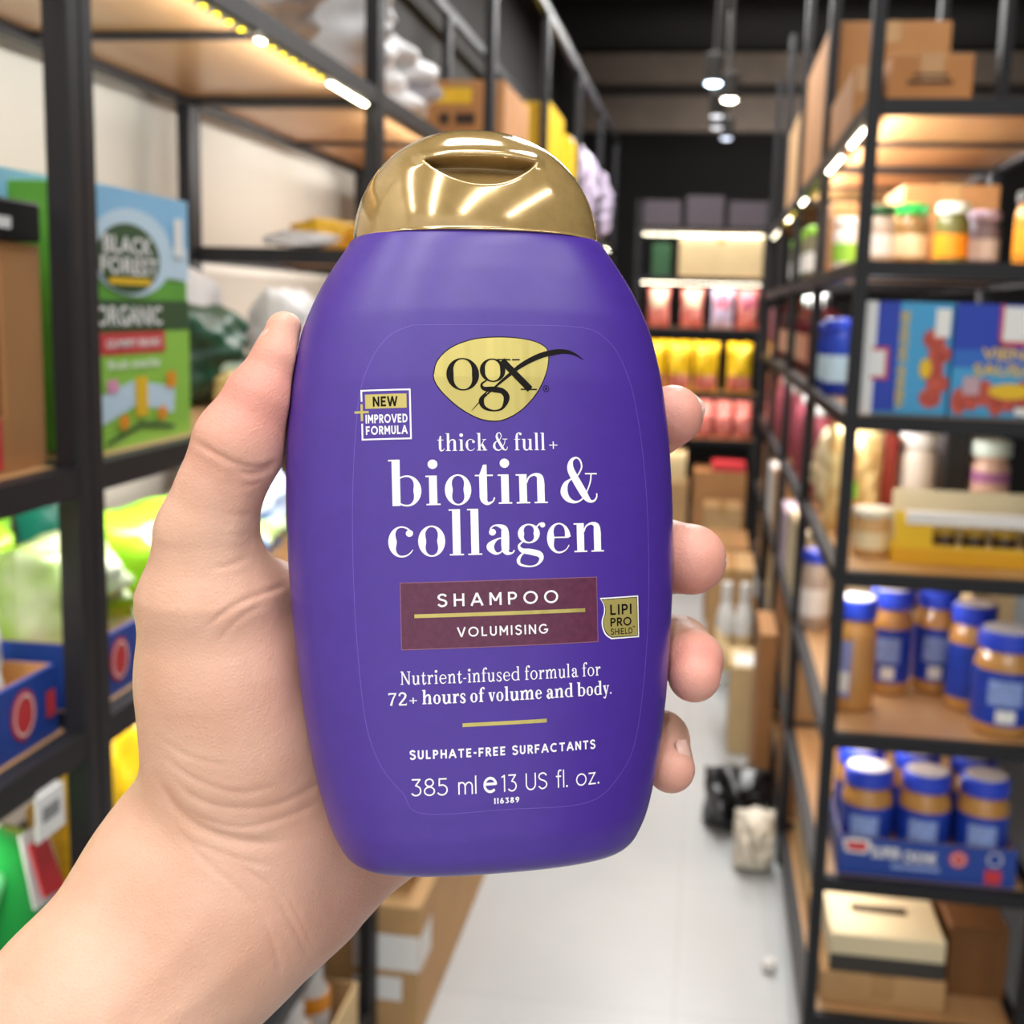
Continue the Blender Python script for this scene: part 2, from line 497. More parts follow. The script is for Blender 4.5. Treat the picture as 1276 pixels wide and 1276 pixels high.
def geo_glyph(ch, t):
    """geometric sans capitals and figures, cap height 1, stroke t"""
    R = rect2d
    h = t / 2
    ln = lambda *p: ribbon2d([(x, y, t) for x, y in p], smooth=False)
    cv = lambda *p: ribbon2d([(x, y, t) for x, y in p], k=10)
    el = lambda cx, cy, rx, ry, a0=0, a1=360: arc2d(cx, cy, rx, ry, [(a0, t), (a1, t)], 48)
    if ch == ' ':
        return [], .34
    if ch == 'A':
        return [ln((.03, 0), (.42, 1)), ln((.81, 0), (.42, 1)), R(.17, .67, .24, .24 + t), R(.42 - h, .42 + h, .92, 1)], .84
    if ch == 'C':
        return [el(.50, .5, .50, .515, 48, 312)], .90
    if ch == 'D':
        return [R(0, t, 0, 1), R(0, .36, 0, t), R(0, .36, 1 - t, 1), el(.34, .5, .46, .5, -92, 92)], .82
    if ch == 'E':
        return [R(0, t, 0, 1), R(0, .60, 0, t), R(0, .54, .5 - h, .5 + h), R(0, .60, 1 - t, 1)], .62
    if ch == 'F':
        return [R(0, t, 0, 1), R(0, .54, .48 - h, .48 + h), R(0, .60, 1 - t, 1)], .60
    if ch == 'G':
        return [el(.50, .5, .50, .515, 45, 345), R(.55, .98, .44 - h, .44 + h), R(.98 - t, .98, .30, .44)], .98
    if ch == 'H':
        return [R(0, t, 0, 1), R(.74 - t, .74, 0, 1), R(0, .74, .5 - h, .5 + h)], .74
    if ch == 'I':
        return [R(0, t, 0, 1)], t
    if ch == 'L':
        return [R(0, t, 0, 1), R(0, .56, 0, t)], .56
    if ch == 'M':
        return [R(0, t, 0, 1), R(.86 - t, .86, 0, 1), ln((h, .97), (.43, .33)), ln((.86 - h, .97), (.43, .33))], .86
    if ch == 'N':
        return [R(0, t, 0, 1), R(.76 - t, .76, 0, 1), ln((h, .96), (.76 - h, .04))], .76
    if ch in 'O0':
        rx = .52 if ch == 'O' else .38
        return [el(rx, .5, rx, .515)], 2 * rx
    if ch in 'PR':
        q = [R(0, t, 0, 1), R(0, .34, 1 - t, 1), R(0, .34, .38, .38 + t), el(.33, .69, .31, .31, -92, 92)]
        if ch == 'R':
            q.append(ln((.34, .42), (.62, 0)))
        return q, .64
    if ch == 'S':
        return [cv((.60, .80), (.48, .92), (.30, .95), (.12, .86), (.09, .70), (.22, .57), (.42, .50), (.58, .38), (.58, .18), (.42, .06), (.24, .05), (.05, .19))], .66
    if ch == 'T':
        return [R(.35 - h, .35 + h, 0, 1), R(0, .70, 1 - t, 1)], .70
    if ch == 'U':
        return [R(0, t, .34, 1), R(.70 - t, .70, .34, 1), el(.35, .35, .35, .36, 178, 362)], .70
    if ch == 'V':
        return [ln((.03, 1), (.40, 0)), ln((.77, 1), (.40, 0)), R(.40 - h, .40 + h, 0, .07)], .80
    if ch == 'W':
        return [ln((.03, 1), (.30, 0)), ln((.30, 0), (.56, 1)), ln((.56, 1), (.82, 0)), ln((.82, 0), (1.09, 1))], 1.12
    if ch == '1':
        return [R(.24 - t, .24, 0, 1), ln((.0, .86), (.22, .96))], .28
    if ch == '3':
        return [R(.05, .56, 1 - t, 1), ln((.54, .97), (.26, .58)), el(.29, .31, .32, .32, -150, 92)], .62
    if ch == '5':
        return [R(.09, .56, 1 - t, 1), ln((.09 + h, .98), (.07 + h, .55)), el(.28, .32, .34, .33, -150, 125)], .64
    if ch == '8':
        return [el(.33, .27, .33, .28), el(.33, .76, .27, .25)], .66
    if ch in '69':
        q = [el(.32, .32, .32, .33), cv((.02 + h, .34), (.08 + h, .62), (.42, .98))]
        if ch == '9':
            q = [(np.array([.64, 1]) - v, f) for v, f in q]
        return q, .64
    if ch == '-':
        return [R(0, .34, .36, .36 + t)], .34
    if ch == '.':
        return [disc2d(t * .7, t * .7, t * .8, n=16)], t * 1.4
    if ch == 'm':
        return [R(0, t, 0, .72), el(.22, .45, .24, .28, 2, 165), R(.46 - t, .46, 0, .46), el(.64, .45, .24, .28, 2, 165), R(.88 - t, .88, 0, .46)], .88
    if ch == 'l':
        return [R(0, t, 0, 1.06)], t
    if ch == 'f':
        return [R(.12, .12 + t, 0, .86), cv((.12 + h, .82), (.15 + h, .96), (.26, 1.03), (.38, 1.01)), R(0, .36, .72 - t, .72)], .36
    if ch == 'o':
        return [el(.38, .36, .38, .37)], .76
    if ch == 'z':
        return [R(.02, .54, .72 - t, .72), R(0, .56, 0, t), ln((.50, .70), (.05, .03))], .56
    if ch == 'e':
        return [el(.40, .36, .40, .38, 0, 318), R(.06, .74, .34, .34 + t)], .78
    return [], .4


def geo(s, x0, x1, y0, cap, t=.13, gap=.16):
    """geometric lettering spanning x0..x1 on the baseline y0"""
    x, parts = 0.0, []
    for ch in s:
        sh, adv = geo_glyph(ch, t)
        for v, f in sh:
            w_ = v.copy()
            w_[:, 0] += x
            parts.append((w_, f))
        x += adv + gap
    v, f = join2d(parts)
    v[:, 0] = x0 + (v[:, 0] - v[:, 0].min()) * (x1 - x0) / (v[:, 0].max() - v[:, 0].min())
    v[:, 1] = y0 + v[:, 1] * cap
    return v, f


# ------------------------------------------------------------------ the shampoo bottle
HT = np.array([6.6, 6.4, 5.9, 5.4, 4.9, 4.4, 3.9, 3.4, 2.9, 2.4, 1.9, 1.4, .9, .4, -.1, -.6, -1.1, -1.6, -2.1, -2.6, -3.1, -3.6, -4.1, -4.6, -5.1, -5.6, -6.1, -6.6, -7.1, -7.6, -8.1])
AT = np.array([3.02, 3.18, 3.53, 3.835, 4.08, 4.28, 4.40, 4.50, 4.576, 4.633, 4.68, 4.70, 4.72, 4.73, 4.73, 4.72, 4.70, 4.68, 4.654, 4.614, 4.568, 4.52, 4.47, 4.416, 4.337, 4.26, 4.164, 4.05, 3.92, 3.75, 3.42])
_hh = np.arange(-8.2, 6.7, 0.05)
_aa = np.interp(_hh, HT[::-1], AT[::-1])
_k = np.exp(-0.5 * (np.arange(-12, 13) * 0.05 / 0.18) ** 2)
_k /= _k.sum()
_pad = np.concatenate([_aa[0] + (np.arange(-12, 0)) * (_aa[1] - _aa[0]), _aa, _aa[-1] + np.arange(1, 13) * (_aa[-1] - _aa[-2])])
_aa = np.convolve(_pad, _k, 'valid')
BN = 2.35


def half_w(h):
    return np.interp(h, _hh, _aa)


def half_d(h):
    return np.interp(h, [-8.2, -7.9, -7.4, -6.5, -4, 0, 3, 4.6, 5.6, 6.2, 6.6], [1.72, 1.92, 2.03, 2.1, 2.17, 2.2, 2.17, 2.08, 1.96, 1.86, 1.76])


def front(x, h):
    a, b = half_w(h), half_d(h)
    return b * np.maximum(0.0, 1 - np.abs(x / a) ** BN) ** (1 / BN)


def ring(a, b, n, e=BN):
    t = np.arange(n) * 2 * PI / n
    c, s = np.cos(t), np.sin(t)
    return np.stack([a * np.sign(c) * np.abs(c) ** (2 / e), b * np.sign(s) * np.abs(s) ** (2 / e)], 1)


def loft(rows, n):
    """rows: (a, b, h, exponent)  -> closed mesh in cm: x, -front, up"""
    V, Fc = [], []
    for a, b, h, e in rows:
        for x, y in ring(a, b, n, e):
            V.append((x, y, h))
    for i in range(len(rows) - 1):
        for k in range(n):
            k2 = (k + 1) % n
            Fc.append((i * n + k, i * n + k2, (i + 1) * n + k2, (i + 1) * n + k))
    Fc.append(tuple(range(n))[::-1])
    Fc.append(tuple((len(rows) - 1) * n + k for k in range(n)))
    return np.array(V), Fc


BX = np.array([0.97749376, 0.0190096, -0.21010613])
BY = np.array([-0.02584329, 0.99922093, -0.02982714])
BF = np.array([0.20937544, 0.03458568, 0.97722349])
BO = np.array([(602.5 - 638) * 30 / 1536, -(640 - 638) * 30 / 1536, -30.0])
bot_R = CAMAX @ np.stack([BX, -BF, BY], axis=1)
bot_O = EYE + CAMAX @ (BO * 0.01)
base = bot_O + bot_R @ np.array([0, 0, -0.0835])

bottle = empty('shampoo_bottle', label='purple shampoo bottle with a gold flip-top cap, held up in the hand', cat='shampoo bottle')
bottle.matrix_world = Matrix.Translation(Vector(base)) @ Matrix(bot_R.tolist()).to_4x4()
UP = 8.35


def bl(v):
    """bottle centimetres (x, front-negative y, h) -> local metres"""
    v = np.asarray(v, float).copy()
    v[:, 2] += UP
    return v * 0.01


purple = mat('purple_satin_plastic', '#482c92', rough=0.37, vary=0.05, vscale=260, spec=0.5, bump=0.03, bscale=2600, coat=0.25)
purple.node_tree.nodes['Principled BSDF'].inputs['Coat Roughness'].default_value = 0.3
gold = mat('gold_pearl_plastic', '#b3955e', rough=0.14, metal=0.32, vary=0.08, vscale=400, coat=1.0)
foil = mat('gold_foil', '#d2c272', rough=0.30, metal=0.5, vary=0.05, vscale=90, bump=0.6, bscale=75, stretch=(1, 1, 0.04))
white_ink = mat('white_ink', '#f4f2f4', rough=0.45)
black_ink = mat('black_ink', '#15110f', rough=0.5, spec=0.12)
maroon = mat('maroon_print', '#5e2c46', rough=0.36, vary=0.18, vscale=700)
sticker = mat('clear_sticker_edge', '#765cc0', rough=0.3)

rows = []
sa, sd_ = float(half_w(-7.6) - half_w(-7.8)) / 0.2, float(half_d(-7.6) - half_d(-7.8)) / 0.2
a7, d7 = float(half_w(-7.8)), float(half_d(-7.8))
for t in np.linspace(0, 1, 14)[:-1]:                           # rounded foot
    q0, q1, q2 = (1 - t) ** 2, 2 * t * (1 - t), t * t
    rows.append((q0 * 2.65 + q1 * (a7 - sa * .48) + q2 * a7, q0 * 1.2 + q1 * (d7 - sd_ * .48) + q2 * d7, q0 * -8.35 + q1 * -8.33 + q2 * -7.8, BN))
for h in np.linspace(-7.8, 6.42, 130):
    rows.append((float(half_w(h)), float(half_d(h)), float(h), BN))
aT, bT = float(half_w(6.42)), float(half_d(6.42))
for t in np.linspace(0, PI / 2, 6)[1:]:
    rows.append((aT - 0.13 * (1 - math.cos(t)) - 0.02, bT - 0.13 * (1 - math.cos(t)) - 0.02, 6.42 + 0.14 * math.sin(t), BN))
rows.append((2.6, 1.3, 6.57, BN))
v, f = loft(rows, 120)
mesh_obj('bottle_body', bl(v), f, purple, bottle, True)

# cap: dome with a thumb scoop under a curved lid lip
NC = 280
rows = []
for t in np.linspace(0, 1, 190):
    ph = t * PI / 2
    s = math.sin(ph)
    c = math.cos(ph) ** (2 / 2.15)
    rows.append((max(0.03, 3.0 * c), max(0.02, 1.82 * math.cos(ph) ** (2 / 2.3)), 6.50 + 2.83 * s ** (2 / 2.1), 2.25))
v, f = loft(rows, NC)
x, y, h = v[:, 0] + 0.12, v[:, 1], v[:, 2]
fr = y < -0.05
u = np.clip(np.abs(x) / 1.50, 0, 1)
lip = 8.26 - 0.10 * u ** 2                                    # lower edge of the lid lip
bot = 7.58 + 0.84 * u ** 2.2                                  # scoop outline
hp = np.clip((h - bot) / np.maximum(lip - bot, 1e-3), 0, 1)
inside = (np.abs(x) < 1.50) & (lip > bot)
dent = np.where(inside, (hp ** 0.85), 0)
over = 1 / (1 + np.exp((h - lip) / 0.018))                    # sharp upper edge
depth = 0.78 * dent * over * np.clip((1 - u) * 4, 0, 1)
bulge = np.where(np.abs(x) < 1.60, 0.11 * np.exp(-((h - lip - 0.13) / 0.16) ** 2) * np.clip((1.60 - np.abs(x)) * 4, 0, 1), 0)
groove = 0.035 * np.exp(-((h - bot) / 0.03) ** 2) * np.where(np.abs(x) < 1.50, 1, 0)
v[:, 1] = np.where(fr, y + depth - bulge + groove * 0.4, y)
cap = mesh_obj('cap', bl(v), f, gold, bottle, True)
cap['label'] = 'gold pearlescent flip-top cap'
sv = []
for dz in (0,):
    ringp = ring(3.035, 1.84, 120, 2.3)
mb = MB()
n = len(ringp)
vv = [(p[0] * s, p[1] * s, z) for s, z in ((1.0, 6.50), (1.0, 6.56), (0.97, 6.57)) for p in ringp]
mesh_obj('cap_skirt', bl(np.array(vv)), [(i * n + k, i * n + (k + 1) % n, (i + 1) * n + (k + 1) % n, (i + 1) * n + k) for i in range(2) for k in range(n)], gold, cap, True)


def print_on(name, shape, m, parent=None, lift=0.004, label=None):
    """wrap a flat 2-D shape (cm) onto the bottle's front"""
    v, f = shape
    bm = bmesh.new()
    comp = list(range(len(v)))                      # separate strokes sit a hair apart in height

    def find(i):
        while comp[i] != i:
            comp[i] = comp[comp[i]]
            i = comp[i]
        return i
    for q in f:
        for i in q[1:]:
            comp[find(i)] = find(q[0])
    order = {}
    hgt = [order.setdefault(find(i), len(order)) % 9 * 0.0005 for i in range(len(v))]
    vs = [bm.verts.new((p[0], p[1], hh_)) for p, hh_ in zip(v, hgt)]
    for q in f:
        try:
            bm.faces.new([vs[i] for i in q])
        except ValueError:
            pass
    x0, x1, y0, y1 = v[:, 0].min(), v[:, 0].max(), v[:, 1].min(), v[:, 1].max()
    for ax, lo, hi in ((0, x0, x1), (1, y0, y1)):
        step = 0.12
        c = lo + step
        while c < hi:
            no = (1, 0, 0) if ax == 0 else (0, 1, 0)
            co = (c, 0, 0) if ax == 0 else (0, c, 0)
            bmesh.ops.bisect_plane(bm, geom=bm.verts[:] + bm.edges[:] + bm.faces[:], plane_co=co, plane_no=no)
            c += step if ax == 0 else 0.3
    bmesh.ops.triangulate(bm, faces=bm.faces[:])
    bm.normal_update()
    for fc in bm.faces:
        if fc.normal.z < 0:
            fc.normal_flip()
    for p in bm.verts:
        xx, hh = p.co.x, p.co.y
        p.co = Vector((xx * 0.01, -(float(front(xx, hh)) + lift + p.co.z) * 0.01, (hh + UP) * 0.01))
    me = bpy.data.meshes.new(name)
    bm.to_mesh(me)
    bm.free()
    me.materials.append(m)
    o = bpy.data.objects.new(name, me)
    COL.objects.link(o)
    o.parent = parent or bottle
    if label:
        o['label'] = label
    return o


def serif_fit(s, x0, x1, y0, xh, S=0.25, T=0.06, gap=0.0):
    v, f = serif(s, S, T, gap)
    v = v.copy()
    v[:, 0] = x0 + (v[:, 0] - v[:, 0].min()) * (x1 - x0) / (v[:, 0].max() - v[:, 0].min())
    v[:, 1] = y0 + v[:, 1] * xh
    return v, f


# gold blob emblem
blob = crom([(-1.472, 3.067), (-1.376, 3.394), (-1.072, 3.691), (-0.587, 3.884), (-0.039, 3.949), (0.514, 3.931), (0.948, 3.842), (1.184, 3.683), (1.209, 3.44), (1.116, 3.074), (0.884, 2.647), (0.531, 2.283), (0.156, 2.073), (-0.15, 2.026), (-0.512, 2.105), (-0.926, 2.347), (-1.275, 2.677), (-1.435, 2.917), (-1.472, 3.067)], 5)[:-1]
rim = ribbon2d([(p[0], p[1], 0.022) for p in blob] + [(blob[0][0], blob[0][1], 0.022)], smooth=False)
emblem = print_on('emblem', poly2d(blob), foil, lift=0.004, label='gold foil emblem')
print_on('emblem_rim', rim, black_ink, emblem, lift=0.005)
ogx = join2d([
    arc2d(-0.806, 3.093, 0.372, 0.372, [(0, .165), (90, .03), (180, .165), (270, .03), (360, .165)], 64),
    arc2d(-0.12, 3.184, 0.295, 0.27, [(0, .12), (90, .03), (180, .12), (270, .03), (360, .12)], 56),
    ribbon2d([(0.09, 3.36, .025), (0.18, 3.43, .03), (0.30, 3.425, .03)]),
    ribbon2d([(-0.27, 2.955, .03), (-0.385, 2.86, .05), (-0.33, 2.765, .09), (-0.10, 2.745, .13), (0.10, 2.70, .13), (0.185, 2.55, .14), (0.08, 2.32, .06), (-0.12, 2.262, .035), (-0.33, 2.33, .08), (-0.40, 2.49, .12), (-0.30, 2.66, .04), (-0.20, 2.75, .03)], k=12),
    ribbon2d([(0.10, 3.41, .16), (0.40, 3.10, .155), (0.74, 2.75, .16)], smooth=False),
    rect2d(-0.01, 0.30, 3.415, 3.445), rect2d(0.52, 0.90, 2.735, 2.765), rect2d(0.34, 0.52, 3.415, 3.445),
    ribbon2d([(2.075, 3.462, .004), (1.84, 3.595, .055), (1.581, 3.645, .10), (1.258, 3.60, .125), (0.939, 3.500, .125), (0.559, 3.305, .105), (0.244, 3.066, .075), (-0.069, 2.806, .045), (-0.38, 2.524, .028), (-0.628, 2.267, .012)], k=10),
])
print_on('emblem_lettering', ogx, black_ink, emblem, lift=0.009)
print_on('registered_mark', join2d([arc2d(1.12, 2.77, .075, .075, [(0, .014), (360, .014)], 30), geo('R', 1.098, 1.148, 2.737, .066, .2)]), black_ink, emblem, lift=0.006)

# NEW IMPROVED FORMULA badge
w = 0.035
badge = join2d([rect2d(-3.08, -1.985, 2.745, 2.745 + w), rect2d(-2.02, -1.985, 1.64, 2.78), rect2d(-3.08, -1.985, 1.64, 1.64 + w),
                rect2d(-3.08, -3.08 + w, 2.516, 2.77), rect2d(-3.08, -3.08 + w, 1.65, 2.02)])
bdg = print_on('badge_frame', badge, white_ink, label='white outlined badge')
print_on('badge_band', rect2d(-2.986, -2.079, 2.35, 2.672), foil, bdg)
print_on('badge_lettering', geo('NEW', -2.82, -2.275, 2.392, .225, .20), black_ink, bdg, lift=0.008)
print_on('badge_lettering', join2d([geo('IMPROVED', -2.985, -2.07, 2.02, .195, .20, .17), geo('FORMULA', -2.985, -2.07, 1.762, .192, .20, .18)]), white_ink, bdg)
print_on('badge_plus', join2d([rect2d(-3.222, -2.914, 2.25, 2.302), rect2d(-3.09, -3.038, 2.075, 2.458)]), foil, bdg, lift=0.006)

print_on('variant_lettering', join2d([serif_fit('thick & full', -1.425, 1.06, 1.36, .255, .20, .055), serif_fit('+', 1.155, 1.355, 1.345, .255, .2, .08)]), white_ink)
print_on('product_name', join2d([serif_fit('biotin', -2.52, 1.085, 0.148, .665, .255, .05, -.01), serif_fit('&', 1.395, 2.31, 0.155, .655, .235, .05),
                                 serif_fit('collagen', -2.555, 2.435, -0.99, .665, .255, .05, -.02)]), white_ink)
pan = print_on('shampoo_panel', rect2d(-2.313, 2.226, -3.06, -1.578), maroon, label='maroon panel')
print_on('panel_edge', join2d([rect2d(-2.325, 2.238, -1.585, -1.566), rect2d(-2.325, 2.238, -3.072, -3.053), rect2d(-2.325, -2.307, -3.07, -1.57), rect2d(2.22, 2.238, -3.07, -1.57)]), mat('panel_edge_print', '#8a5a78', 0.4), pan, lift=0.005)
print_on('panel_lettering', join2d([geo('SHAMPOO', -1.502, 1.273, -2.128, .285, .15, .46), geo('VOLUMISING', -1.083, 1.015, -2.815, .215, .155, .30)]), white_ink, pan, lift=0.008)
print_on('panel_bar', rect2d(-2.02, 1.925, -2.365, -2.28), foil, pan, lift=0.008)

# small shield badge with a wavy left edge
wave = crom([(2.567, -3.028), (2.423, -2.924), (2.347, -2.76), (2.336, -2.586), (2.392, -2.415), (2.394, -2.24), (2.302, -2.062)], 6)
outl = np.concatenate([wave, [(3.327, -2.045), (3.331, -3.025)]])
shield = print_on('shield_badge', poly2d(outl), white_ink, label='small gold and white shield badge')
cxy = np.array([2.86, -2.53])
inner = cxy + (outl - cxy) * np.array([0.90, 0.90])
inner2 = cxy + (outl - cxy) * np.array([0.935, 0.935])
print_on('shield_line', poly2d(inner2), black_ink, shield, lift=0.006)
print_on('shield_foil', poly2d(inner), foil, shield, lift=0.008)
print_on('shield_lettering', join2d([geo('LIPI', 2.56, 3.13, -2.467, .24, .17, .22), geo('PRO', 2.56, 3.12, -2.73, .195, .17, .16), geo('SHIELD', 2.56, 3.145, -2.925, .14, .14, .18), geo('TM', 3.15, 3.22, -2.79, .04, .2)]), black_ink, shield, lift=0.011)

print_on('claim_lettering', join2d([serif_fit('Nutrient-infused formula for', -2.354, 2.277, -3.84, .20, .17, .09, .02), serif_fit('72+', -2.622, -2.002, -4.30, .20, .20, .10, .03),
                                    serif_fit('hours of volume and body.', -1.886, 2.55, -4.287, .205, .27, .11, .0)]), white_ink)
print_on('divider_bar', rect2d(-1.003, .936, -4.83, -4.745), foil)
print_on('surfactant_lettering', geo('SULPHATE-FREE SURFACTANTS', -2.184, 2.112, -5.512, .20, .20, .26), white_ink)
print_on('volume_lettering', join2d([geo('385 ml', -2.164, -.718, -6.335, .385, .085, .13), geo('13 US fl. oz.', -.153, 2.199, -6.335, .385, .085, .13), geo('e', -.56, -.25, -6.33, .48, .13)]), white_ink)
print_on('batch_lettering', geo('116389', -.33, .254, -6.592, .128, .21, .2), white_ink)
edge = [(-1.909, 4.228), (0.201, 4.231), (2.039, 4.228), (2.661, 4.0), (3.078, 3.5), (3.40, 2.536), (3.6, 1.018), (3.66, -0.505), (3.64, -2.025), (3.5, -3.727), (3.2, -5.41), (2.75, -6.193), (1.898, -6.738), (-0.087, -6.733), (-1.93, -6.727), (-2.339, -6.273), (-2.811, -5.644), (-3.12, -4.658), (-3.276, -2.865), (-3.327, -1.072), (-3.289, 0.725), (-3.127, 2.525), (-2.844, 3.42), (-2.427, 3.987), (-1.909, 4.228)]
print_on('label_edge', ribbon2d([(a_, b_, 0.010) for a_, b_ in edge], k=8), sticker, lift=0.002)

# ------------------------------------------------------------------ the hand and forearm holding the bottle
def P3(px, py, d):
    """a point d cm in front of the lens, in lens centimetres (x right, y up, z back)"""
    return np.array([(px - 638) * d / 1536, -(py - 638) * d / 1536, -d])


def surface_nets(phi, org, h):
    """smooth iso-surface of a sampled distance field"""
    ins = phi < 0
    nx, ny, nz = phi.shape
    c = np.zeros((nx - 1, ny - 1, nz - 1), np.int8)
    for dx in (0, 1):
        for dy in (0, 1):
            for dz in (0, 1):
                c += ins[dx:nx - 1 + dx, dy:ny - 1 + dy, dz:nz - 1 + dz]
    I, J, K = np.nonzero((c > 0) & (c < 8))
    idx = -np.ones(c.shape, np.int64)
    idx[I, J, K] = np.arange(len(I))
    pos = np.zeros((len(I), 3))
    cnt = np.zeros(len(I))
    corners = [(a, b, d) for a in (0, 1) for b in (0, 1) for d in (0, 1)]
    for a in corners:
        for ax in range(3):
            if a[ax] == 1:
                continue
            b = list(a)
            b[ax] = 1
            pa = phi[I + a[0], J + a[1], K + a[2]]
            pb = phi[I + b[0], J + b[1], K + b[2]]
            cr = (pa < 0) != (pb < 0)
            t = np.where(cr, pa / np.where(cr, pa - pb, 1), 0)
            p = np.stack([np.full(len(I), float(a[0])), np.full(len(I), float(a[1])), np.full(len(I), float(a[2]))], 1)
            p[:, ax] += t
            pos += p * cr[:, None]
            cnt += cr
    V = (np.stack([I, J, K], 1) + pos / cnt[:, None]) * h + org
    Q = []
    for ax in range(3):
        o1, o2 = (ax + 1) % 3, (ax + 2) % 3
        sl = [slice(1, -1)] * 3
        sl[ax] = slice(0, -1)
        A = ins[tuple(sl)]
        sl2 = list(sl)
        sl2[ax] = slice(1, None)
        B = ins[tuple(sl2)]
        E = np.stack(np.nonzero(A != B), 1)
        flip = A[E[:, 0], E[:, 1], E[:, 2]]
        E = E + np.array([0 if q == ax else 1 for q in range(3)])
        def cell(d1, d2):
            q = E.copy()
            q[:, o1] -= d1
            q[:, o2] -= d2
            return idx[q[:, 0], q[:, 1], q[:, 2]]
        q = np.stack([cell(0, 0), cell(1, 0), cell(1, 1), cell(0, 1)], 1)
        q[~flip] = q[~flip][:, ::-1]
        Q.append(q)
    Q = np.concatenate(Q)
    return V, Q[(Q >= 0).all(1)]


class Field:
    def __init__(self, lo, hi, h):
        self.lo, self.h = np.array(lo, float), h
        self.n = np.ceil((np.array(hi) - lo) / h).astype(int) + 1
        self.phi = np.full(self.n, 9.0, np.float32)

    def cone(self, a, ra, b, rb, k, dst=None, flat=1.0):
        """smooth-union a round cone into the field; flat < 1 squashes it in depth"""
        phi = self.phi if dst is None else dst
        a, b = np.array(a, float), np.array(b, float)
        m = max(ra, rb) + 2.2 * k + 0.35
        i0 = np.maximum(0, ((np.minimum(a, b) - m - self.lo) / self.h).astype(int))
        i1 = np.minimum(self.n, ((np.maximum(a, b) + m - self.lo) / self.h).astype(int) + 2)
        if (i1 <= i0).any():
            return
        ax = [(self.lo[q] + np.arange(i0[q], i1[q]) * self.h).astype(np.float32) for q in range(3)]
        d = b - a
        X = ax[0][:, None, None] - a[0]
        Y = ax[1][None, :, None] - a[1]
        Z = ax[2][None, None, :] - a[2]
        t = np.clip((X * d[0] + Y * d[1] + Z * d[2]) / (d @ d + 1e-9), 0, 1)
        ex, ey, ez = X - t * d[0], Y - t * d[1], (Z - t * d[2]) / flat
        s = np.sqrt(ex * ex + ey * ey + ez * ez) - (ra + (rb - ra) * t)
        sub = phi[i0[0]:i1[0], i0[1]:i1[1], i0[2]:i1[2]]
        hh = np.maximum(k - np.abs(sub - s), 0) / k
        sub[...] = np.minimum(sub, s) - hh * hh * k * 0.25


def chain(fd, pts, k, dst=None, flat=1.0):
    Pn = [(P3(x, y, d), r * d / 1536) for x, y, d, r in pts]
    for (a, ra), (b, rb) in zip(Pn[:-1], Pn[1:]):
        fd.cone(a, ra, b, rb, k, dst, flat)


VOX = 0.058
fd = Field((-16.5, -18.5, -37.5), (6.0, 5.6, -23.5), VOX)
# forearm and wrist
chain(fd, [(292, 1062, 31.6, 146), (262, 1112, 31.2, 149), (115, 1298, 29.6, 149), (-120, 1570, 27.4, 172), (-400, 1880, 25.5, 190)], 0.9, flat=0.78)
# palm, thenar and heel of the hand
chain(fd, [(268, 765, 30.2, 92), (280, 850, 30.5, 100), (296, 930, 30.9, 106), (310, 1010, 31.4, 110)], 0.8)
chain(fd, [(330, 780, 31.6, 84), (350, 900, 31.9, 100), (380, 1010, 32.2, 104)], 0.8)
chain(fd, [(420, 800, 33.3, 100), (430, 930, 33.3, 108), (410, 1040, 32.9, 95), (372, 1105, 32.3, 88)], 0.8)
chain(fd, [(500, 760, 34.3, 82), (520, 900, 34.2, 84), (490, 1005, 33.4, 82)], 0.8)
# thumb
chain(fd, [(262, 735, 29.9, 86), (257, 668, 29.6, 58), (272, 615, 29.35, 53)], 0.55)
chain(fd, [(272, 615, 29.35, 53), (299, 552, 29.15, 57), (326, 496, 29.1, 45), (346, 448, 29.15, 32), (354, 411, 29.25, 23)], 0.16)
# fingers, each wrapped round the back of the bottle with its tip on the right edge
for pts in ([(490, 640, 33.9, 58), (690, 575, 34.4, 47), (790, 545, 33.6, 42), (838, 518, 32.4, 38)],
            [(500, 720, 34.2, 58), (720, 690, 34.6, 48), (832, 694, 33.4, 45), (861, 697, 31.9, 44)],
            [(500, 830, 34.2, 56), (725, 795, 34.3, 47), (846, 808, 33.1, 40), (864, 822, 31.5, 36), (865, 842, 30.9, 33)],
            [(500, 930, 33.9, 52), (705, 905, 34.0, 41), (822, 922, 32.6, 36), (836, 958, 31.2, 30)]):
    tmp = np.full(fd.n, 9.0, np.float32)
    chain(fd, pts, 0.15, tmp)
    hh = np.maximum(0.35 - np.abs(fd.phi - tmp), 0) / 0.35
    fd.phi = np.minimum(fd.phi, tmp) - hh * hh * 0.35 * 0.25
    del tmp
# the skin gives way where it presses on the bottle
bc = BO + BX * 0 + BY * -0.8
i0 = np.maximum(0, ((bc - 11 - fd.lo) / VOX).astype(int))
i1 = np.minimum(fd.n, ((bc + 11 - fd.lo) / VOX).astype(int))
gx = [(fd.lo[q] + np.arange(i0[q], i1[q]) * VOX - BO[q]).astype(np.float32) for q in range(3)]
loc3 = [gx[0][:, None, None] * ax[0] + gx[1][None, :, None] * ax[1] + gx[2][None, None, :] * ax[2] for ax in (BX, BY, BF)]
ha = half_w(np.clip(loc3[1], -8.1, 6.5)).astype(np.float32)
hb = half_d(np.clip(loc3[1], -8.1, 6.5)).astype(np.float32)
rad = (np.abs(loc3[0] / ha) ** BN + np.abs(loc3[2] / hb) ** BN) ** (1 / BN)
sb = (rad - 1) * np.sqrt(loc3[0] ** 2 + loc3[2] ** 2) / np.maximum(rad, .05)
sb = np.maximum(sb, np.maximum(loc3[1] - 6.5, -8.35 - loc3[1])) - 0.025
sub = fd.phi[i0[0]:i1[0], i0[1]:i1[1], i0[2]:i1[2]]
kk = 0.10
